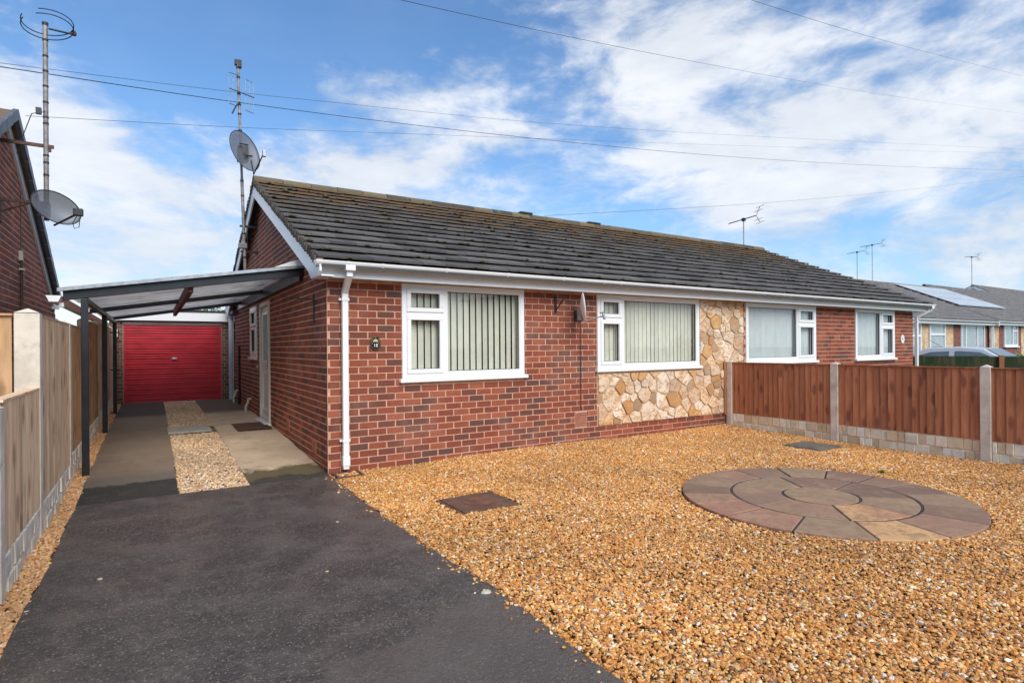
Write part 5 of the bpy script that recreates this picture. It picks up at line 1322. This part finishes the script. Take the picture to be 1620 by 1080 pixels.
# ------------------------------------------------------------------ houses to the right
def far_window(parent, x0, x1, z0, z1, y, mull=(), net='net', door=False):
    m = MB(); Fq = lambda a, o, z: (a, y - o, z)
    rect_frame(m, Fq, x0, x1, z0, z1, .06, .003, .05)
    for q in mull:
        if q[0] == 'v': bar(m, Fq, q[1] - .03, q[1] + .03, .004, .048, q[2] if len(q) > 2 else z0 + .06, z1 - .06)
        else: bar(m, Fq, q[2] if len(q) > 2 else x0 + .06, q[3] if len(q) > 3 else x1 - .06, .005, .046, q[1] - .03, q[1] + .03)
    w = m.build('window', MT['white'], parent)
    MB().add([Fq(x0 + .05, .022, z0 + .05), Fq(x1 - .05, .022, z0 + .05), Fq(x1 - .05, .022, z1 - .05), Fq(x0 + .05, .022, z1 - .05)], [(0, 1, 2, 3)]).build('pane', MT['glass'], w)
    MB().box(Fq(x0 + .05, .004, z0 + .05), Fq(x1 - .05, .008, z1 - .05)).build('curtain', MT[net], w)
    if not door: MB().box(Fq(x0 - .05, .0, z0 - .05), Fq(x1 + .05, .09, z0 - .001)).build('sill', MT['white'], w)
    return w
def far_house(name, label, x0, x1, yE, zE, yR, zR, segs, rx0=None, rx1=None, group=None):
    h = thing(name, label, 'bungalow', ((x0 + x1) / 2, yR, 0)); yw = yE + .35; k = (zR - zE) / (yR - yE); rx0 = x0 - .15 if rx0 is None else rx0; rx1 = x1 + .1 if rx1 is None else rx1
    yb = 2 * yR - yw
    MB().prism([(x0, yw + .02, -.2), (x0, yb, -.2), (x0, yb, zE - .05), (x0, yR, zR - .12), (x0, yw + .02, zE - .05)], (x1 - x0, 0, 0)).build('side_wall', MT['far_brick'], h)
    for (a, b_, mt) in segs:
        MB().box((a + .001, yw, -.2), (b_ - .001, yw + .019, zE - .12)).build('front_wall', MT[mt], h)
    n = 13; L = yR - yE; rr = MB().prism([(rx0 + .02, yE + .02, zE - .05), (rx0 + .02, yR, zR - .05), (rx0 + .02, 2 * yR - yE, zE - .05)], (rx1 - rx0 - .04, 0, 0)).build('roof', MT['slate_dark'], h)
    cs = MB()
    for r in range(n):
        for s in (1, -1):
            a = yE + L * r / n; b_ = yE + L * (r + 1) / n + .03; za = zE + k * (a - yE); zb = zE + k * (b_ - yE)
            if s < 0: a, b_ = 2 * yR - a, 2 * yR - b_
            x = rx0
            cs.prism([(x, a, za), (x, b_, zb - .03), (x, b_, zb), (x, a, za + .045)], (rx1 - rx0, 0, 0), RU(0, 1))
    cs.build('roof_courses', MT['far_tile'], rr, stuff=True)
    MB().tube([(rx0, yR, zR - .02), (rx1, yR, zR - .02)], .10, 8).build('ridge', MT['far_tile'], rr)
    MB().box((rx0, yE + .12, zE - .17), (rx1, yE + .15, zE - .005)).build('fascia', MT['white'], h)
    MB().box((x0, yE + .151, zE - .125), (x1, yw, zE - .12)).build('soffit', MT['white_warm'], h)
    gutter(rx0, rx1 + .03, yE + .055, zE - .02, .06, MT['white'], h)
    for xv in (rx0, rx1 - .03):
        for s in (1, -1):
            ya = yE if s > 0 else 2 * yR - yE
            MB().prism([(xv, ya, zE - .02), (xv, yR, zR - .02), (xv, yR, zR - .20), (xv, ya, zE - .20)], (.032, 0, 0)).build('barge_board', MT['white'], h)
    return h
h2 = far_house('bungalow', 'stone and brick fronted bungalow directly behind the white car', 18.6, 28.25, 8.9, 2.2, 12.9, 4.05,
    [(18.6, 22.0, 'far_brick'), (22.0, 23.9, 'far_stone'), (23.9, 24.35, 'far_brick'), (24.35, 25.2, 'far_stone'), (25.2, 26.4, 'far_brick'), (26.4, 27.3, 'far_brick'), (27.3, 28.25, 'far_brick')][:0] +
    [(18.6, 22.55, 'far_brick'), (22.55, 25.15, 'far_stone'), (25.15, 28.25, 'far_brick')], rx1=28.42)
far_window(h2, 21.7, 22.5, .5, 2.03, 9.25, [('h', 1.6)]); far_window(h2, 23.15, 24.38, .95, 2.03, 9.25, [('h', 1.66)])
far_window(h2, 25.72, 27.9, .3, 2.04, 9.25, [('v', 26.15), ('v', 27.2), ], door=True)
h3 = far_house('bungalow', 'bungalow with a wide band of pale solar panels across its roof', 28.75, 36.2, 8.98, 2.24, 13.1, 4.10,
    [(28.75, 29.70, 'far_stone'), (29.70, 32.15, 'far_brick'), (32.15, 36.2, 'far_stone')], rx0=28.60, rx1=36.3)
far_window(h3, 28.80, 29.05, .7, 2.0, 9.33, []); far_window(h3, 30.15, 31.65, 1.2, 2.12, 9.33, [('v', 31.1), ('h', 1.85, 31.14, 31.59)], net='net')
sp_ = thing('solar_array', 'array of pale glinting solar panels mounted on the roof behind the white car', 'solar panels', (31, 11.5, 3.5))
k3 = (4.10 - 2.24) / (13.1 - 8.98); a3 = math.atan(k3)
for r in range(3):
    for c in range(7):
        y0 = 10.40 + r * .83; x0 = 28.85 + c * .735 - .02 * r
        mb = MB(); w, l = .725, .81 
        dz = .07; q = lambda x, y, e: (x, y, 2.24 + k3 * (y - 8.98) + dz + e)
        mb.prism([q(x0, y0, 0), q(x0 + w, y0, 0), q(x0 + w, y0 + l, 0), q(x0, y0 + l, 0)], (0, 0, .03)); p_ = mb.build('solar_panel', MT['solar_frame'], sp_)
        MB().prism([q(x0 + .03, y0 + .03, .031), q(x0 + w - .03, y0 + .03, .031), q(x0 + w - .03, y0 + l - .03, .031), q(x0 + .03, y0 + l - .03, .031)], (0, 0, .002)).build('cell_sheet', MT['solar'], p_)
h4 = far_house('bungalow', 'brown roofed bungalow rising beyond the solar panel roof with an aerial on its ridge', 36.9, 47, 10.4, 2.62, 14.9, 4.62, [(36.9, 47, 'far_brick')])
h5 = far_house('bungalow', 'grey roofed bungalow farthest right beyond the others', 49.5, 62, 12.0, 2.9, 17.0, 5.45, [(49.5, 62, 'far_brick')])

# aerials on roofs
def yagi(name, label, x, y, z0, z1, L, ang, tilt_, els=9, refl=True, group='roof aerials'):
    t = thing(name, label, 'aerial', (x, y, z0)); MB().tube([(x, y, z0), (x, y, z1)], .018, 6).build('pole', MT['galv'], t)
    d = Vector((math.cos(ang), math.sin(ang), tilt_)).normalized(); c = Vector((x, y, z1)); side = Vector((-d.y, d.x, 0)).normalized(); up = d.cross(side).normalized() * -1
    a, b_ = c - d * L * .52, c + d * L * .48; bo_ = MB().tube([a, b_], .014, 6).build('boom', MT['dark_metal'], t)
    for k in range(els):
        p = a + d * L * (k + .3) / els; MB().tube([p - side * .10, p + side * .10], .007, 5).build('element', MT['dark_metal'], bo_)
    if refl:
        for s in (-1, 1):
            q = b_ + Vector((0, 0, s * .04)); e = b_ + Vector((0, 0, 1)) * s * .22 + d * .10
            MB().tube([q, e], .008, 5).build('reflector_arm', MT['dark_metal'], bo_)
            for f in (.45, 1): p = q.lerp(e, f); MB().tube([p - side * .2, p + side * .2], .006, 5).build('reflector_rod', MT['dark_metal'], bo_)
    MB().box(c - Vector((.04, .04, .05)), c + Vector((.04, .04, .03))).build('clamp', MT['dark_metal'], t); return t
yagi('roof_aerial', 'television aerial on a thin pole at the right end of the number 18 roof ridge', 13.86, RY, 4.08, 4.80, .85, math.radians(-25), .30)
yagi('roof_aerial', 'shorter left aerial of the pair standing behind the right slope of the tiled roof', 33.8, 17.0, 3.0, 6.55, 1.25, math.radians(-20), .18, 10)
yagi('roof_aerial', 'taller right aerial of the pair standing behind the right slope of the tiled roof', 35.47, 17.0, 3.0, 7.1, 1.5, math.radians(-20), .18, 12)
yagi('roof_aerial', 'small aerial on a short mast above the brown roof at the right edge', 43.5, 15.0, 4.6, 6.75, 1.0, math.radians(-20), .05, 5)

# overhead cables
def cable(pts, r, label):
    P = []
    for a, b_ in zip(pts, pts[1:]):
        A, B = Vector(a), Vector(b_)
        for k in range(4): P.append(A.lerp(B, k / 4))
    P.append(Vector(pts[-1]))
    # smooth
    for _ in range(6): P = [P[0]] + [(P[i - 1] + P[i] * 2 + P[i + 1]) / 4 for i in range(1, len(P) - 1)] + [P[-1]]
    tag(MB().tube(P, r, 5, cap=False).build('overhead_cable', MT['cable']), label, 'cable', 'overhead cables crossing the sky')
cable([(-1.95, 9.49, 4.86), (-1.25, 10.47, 5.28), (1.82, 13.03, 6.41), (8.93, 14.47, 7.57), (22.16, 16.78, 9.83), (46.78, 20.2, 14.28), (81.98, 19.33, 19.24)], .0065, 'thickest dark overhead cable passing behind both masts low across the sky')
cable([(-2.78, 13.56, 6.43), (-1.75, 14.68, 6.97), (1.99, 16.47, 8.01), (5.42, 17.86, 8.99), (12.61, 20.42, 10.78), (30.22, 23.53, 14.54), (82.0, 19.32, 21.36)], .0045, 'thin overhead cable just above the thickest one behind the masts')
cable([(-1.72, 12.07, 5.13), (2.11, 15.21, 6.7), (5.11, 16.87, 7.75), (34.05, 25.84, 15.25), (95.66, 22.55, 24.31)], .004, 'thin overhead cable running level from the left mast behind the grey dish')
cable([(1.51, 4.96, 4.46), (2.21, 5.7, 4.96), (7.69, 8.16, 7.02), (31.98, 15.33, 14.4), (75.18, 17.7, 22.73)], .0032, 'overhead cable sloping down from the top middle of the sky')
cable([(4.84, 4.04, 5.14), (7.12, 4.98, 6.14), (17.56, 7.86, 9.67), (61.53, 14.47, 21.32)], .003, 'short overhead cable in the top right corner of the sky')
cable([(9.3, 13.05, 4.98), (21.45, 14.86, 7.2), (44.55, 19.24, 12.03), (81.98, 19.33, 19.37)], .0045, 'overhead cable rising right from behind the roof ridge vents')

# ------------------------------------------------------------------ dark green fence and white car
gf = thing('fence', 'low green-stained board fence in front of the white car', 'fence', (17.9, 6.2, 0))
A, B = Vector((16.4, 8.9, 0)), Vector((20.6, 2.0, 0)); dv = (B - A).normalized(); nv = Vector((-dv.y, dv.x, 0)); L = (B - A).length
if nv.x > 0: nv = -nv
pn = MB().prism([A + Vector((0, 0, .80)), B + Vector((0, 0, .80)), B - nv * .03 + Vector((0, 0, .80)), A - nv * .03 + Vector((0, 0, .80))], (0, 0, .05)).build('rail', MT['wood_green'], gf)
MB().prism([A + nv * .02 + Vector((0, 0, .985)), B + nv * .02 + Vector((0, 0, .985)), B - nv * .03 + Vector((0, 0, .985)), A - nv * .03 + Vector((0, 0, .985))], (0, 0, .014)).build('capping', MT['wood_green'], gf)
s = 0
while s < L:
    w = .11 + RU(-.01, .012); p = A + dv * s; q = A + dv * (s + w)
    MB().prism([Vector((0, 0, 0)), q - p, q - p + nv * .012, nv * .005], (0, 0, .98)).build('plank', MT['wood_green'], gf, loc=(p.x, p.y, -.0)); s += w
for s in (.3, 2.0, 3.72, 5.4, 7.1):
    p = A + dv * s; m = MB().prism([p + nv * .013 - dv * .05, p + nv * .013 + dv * .05, p + nv * .07 + dv * .05, p + nv * .07 - dv * .05], (0, 0, 1.02)); m.build('post', MT['wood_red'] if abs(s - 3.72) < .01 else MT['wood_green'], gf)

def build_car():
    c = thing('car', 'white hatchback parked on the drive behind the low green fence', 'car', (20.9, 7.2, 0))
    cx = 20.9; hw = .74
    def P(y, z, x): return (cx + x, y, z)
    low = [(5.38, .28), (5.32, .50), (5.45, .66), (6.15, .78), (8.72, .82), (8.88, .62), (8.86, .28)]
    mb = MB(); n = len(low)
    for s in (-1, 1):
        pass
    sec = [(-hw, 1.0), (-hw * .0, 1.0), (hw, 1.0)]
    mb.prism([P(y, z, -hw) for y, z in low], (2 * hw, 0, 0)); body = mb.build('body', MT['car_white'], c, bevel=.07)
    roofl = [(6.10, .79), (6.72, 1.17), (7.35, 1.235), (8.15, 1.20), (8.62, 1.0), (8.72, .81)]
    inset = lambda z: .02 + (z - .79) * .30
    vs = []; m = len(roofl)
    for s in (-1, 1):
        for (y, z) in roofl: vs.append(P(y, z, s * (hw - inset(z))))
    fs = [tuple(range(m)), tuple(range(2 * m - 1, m - 1, -1))] + [(i, m + i, m + i + 1, i + 1) for i in range(m - 1)]
    o = MB().add(vs, fs, .5, 0, False).build('cabin', MT['car_white'], c, bevel=.035)
    def side(pts, s, name, e=.006):
        MB().add([P(y, z, s * (hw - inset(z) + e)) for y, z in pts], [tuple(range(len(pts)))[::(1 if s > 0 else -1)]]).build(name, MT['car_glass2'], c)
    for s in (-1, 1):
        side([(6.30, .84), (6.80, 1.07), (7.30, 1.105), (7.42, 1.10), (7.42, .85)], s, 'side_window'); side([(7.56, .85), (7.56, 1.10), (8.05, 1.07), (8.40, .95), (8.45, .86)], s, 'side_window')
        for (yy) in (6.02, 8.15):
            w = MB().tube([P(yy, .29, s * (hw - .12)), P(yy, .29, s * (hw + .01))], .27, 20).build('wheel', MT['tread'], c); MB().tube([P(yy, .29, s * (hw + .008)), P(yy, .29, s * (hw + .02))], .16, 14).build('hub_cap', MT['galv'], w)
        MB().box(P(6.42, .86, s * (hw + .01)), P(6.54, .95, s * (hw + .13))).build('mirror', MT['car_white'], c, bevel=.02)
        MB().box(P(5.335, .50, s * .60 - .11), P(5.42, .60, s * .60 + .11)).build('headlight', MT['galv'], c, bevel=.02)
    MB().add([P(6.14, .83, -.60), P(6.14, .83, .60), P(6.70, 1.165, .55), P(6.70, 1.165, -.55)], [(0, 1, 2, 3)]).build('windscreen', MT['car_glass2'], c)
    for ob in c.children:
        if ob.name.startswith('windscreen'): ob.location = (0, -.008, .008)
    MB().add([P(8.735, .84, -.55), P(8.735, .84, .55), P(8.63, 1.0, .52), P(8.63, 1.0, -.52)], [(3, 2, 1, 0)]).build('rear_window', MT['car_glass2'], c)
    MB().tube([P(8.0, 1.2, .1), P(8.45, 1.50, .1)], .006, 5).build('aerial', MT['cable'], c)
    MB().box(P(5.30, .34, -.22), P(5.325, .44, .22)).build('number_plate', MT['white'], c)
MT['car_glass2'] = simple('dark_car_window', (.16, .18, .18), .12, .1, 3, spec=1.0)
build_car()

# ------------------------------------------------------------------ trees and bushes
def crown(mb, c, r, n, leaf, seed, clumps=14):
    rr = random.Random(seed); cl = []
    for k in range(clumps):
        a, b_ = rr.uniform(0, 6.28), rr.uniform(-.7, 1.0); q = rr.uniform(.35, .85)
        cl.append((c[0] + r[0] * q * math.cos(a) * math.cos(b_), c[1] + r[1] * q * math.sin(a) * math.cos(b_), c[2] + r[2] * q * math.sin(b_), rr.uniform(.22, .42), rr.uniform(.1, .9)))
    for k in range(n):
        cx, cy, cz_, s, t = rr.choice(cl); d = Vector((rr.gauss(0, 1), rr.gauss(0, 1), rr.gauss(0, 1))).normalized() * (rr.uniform(.4, 1) ** .5) * s
        p = Vector((cx + d.x * r[0], cy + d.y * r[1], cz_ + d.z * r[2])); u = Vector((rr.gauss(0, 1), rr.gauss(0, 1), rr.gauss(0, 1))).normalized(); v = u.orthogonal().normalized(); l = leaf * rr.uniform(.6, 1.3)
        mb.add([p - u * l, p + v * l * .5, p + u * l, p - v * l * .5], [(0, 1, 2, 3)], min(1, max(0, t + rr.uniform(-.25, .25))))
def tree(name, label, x, y, zt, r, seed, n=4500, leaf=.07, mat='leaf', cat='tree'):
    t = thing(name, label, cat, (x, y, 0)); c = (x, y, zt - r[2] * .95)
    mb = MB(); mb.tube([(x, y, -.1), (x + .05, y, c[2] * .5), (x, y, c[2])], .12, 8, radii=[.16, .12, .07])
    rr = random.Random(seed)
    for k in range(6):
        a = k * 1.05 + rr.uniform(0, .5); mb.tube([(x, y, c[2] * .6), (x + r[0] * .5 * math.cos(a), y + r[1] * .5 * math.sin(a), c[2] + r[2] * rr.uniform(-.1, .4))], .05, 6, radii=[.06, .02])
    mb.build('trunk', MT['bark'], t); m2_ = MB(); crown(m2_, c, r, n, leaf, seed); m2_.build('crown', MT[mat], t); return t
tree('tree', 'green tree whose top shows over the garage roof beside the grey pipe', 2.35, 27, 3.05, (1.5, 1.2, 1.0), 3)
tree('tree', 'second green tree top showing over the middle of the garage roof', .6, 29, 2.95, (1.6, 1.2, .9), 9)
tree('tree', 'leafy green tree seen between the fence top and the carport roof', -1.25, 22.5, 2.35, (.75, .8, 1.15), 4)
tree('bush', 'bright green bush at the right end of the white car', 27.6, 8.3, 1.05, (.75, .6, .55), 5, 1800, .05, 'leaf_bright', 'bush')

# ------------------------------------------------------------------ across the road (seen in the window glass)
for i, (x0, lab) in enumerate(((-9.0, 'white gabled house across the road mirrored in the left window'), (5.0, 'white gabled house across the road mirrored in the second window'), (19, 'white gabled house across the road mirrored in the farther windows'))):
    h = thing('house', lab, 'house', (x0 + 4, -19, 0))
    MB().prism([(x0, -16, -.1), (x0 + 8, -16, -.1), (x0 + 8, -16, 4.8), (x0 + 4, -16, 7.4), (x0, -16, 4.8)], (0, -8, 0)).build('wall', MT['white_warm' if i != 1 else 'far_brick'], h)
    for s in (-1, 1): MB().prism([(x0 + 4, -15.7, 7.55), (x0 + 4 + s * 4.4, -15.7, 4.65), (x0 + 4 + s * 4.4, -15.7, 4.5), (x0 + 4, -15.7, 7.4)], (0, -8.6, 0)).build('roof', MT['far_tile'], h)
    for (wx, wz) in ((1.2, .9), (5.2, .9), (1.2, 3.2), (5.2, 3.2)):
        m = MB().box((x0 + wx, -15.99, wz), (x0 + wx + 1.6, -15.94, wz + 1.2)).build('window', MT['white'], h); MB().box((x0 + wx + .1, -15.935, wz + .1), (x0 + wx + 1.5, -15.93, wz + 1.1)).build('pane', MT['car_glass2'], m)
for i, x in enumerate((-2, 1.6, 14.5, 17, 28)):
    mb = MB(); crown(mb, (x, -12.5, .9), (1.6, .8, 1.3), 900, .12, 20 + i); o = mb.build('hedge_bush', MT['leaf']); tag(o, ('round garden bush across the road, %s of five' % ('leftmost', 'second', 'middle', 'fourth', 'rightmost')[i]), 'bush', 'bushes across the road')
bpy.context.view_layer.update()
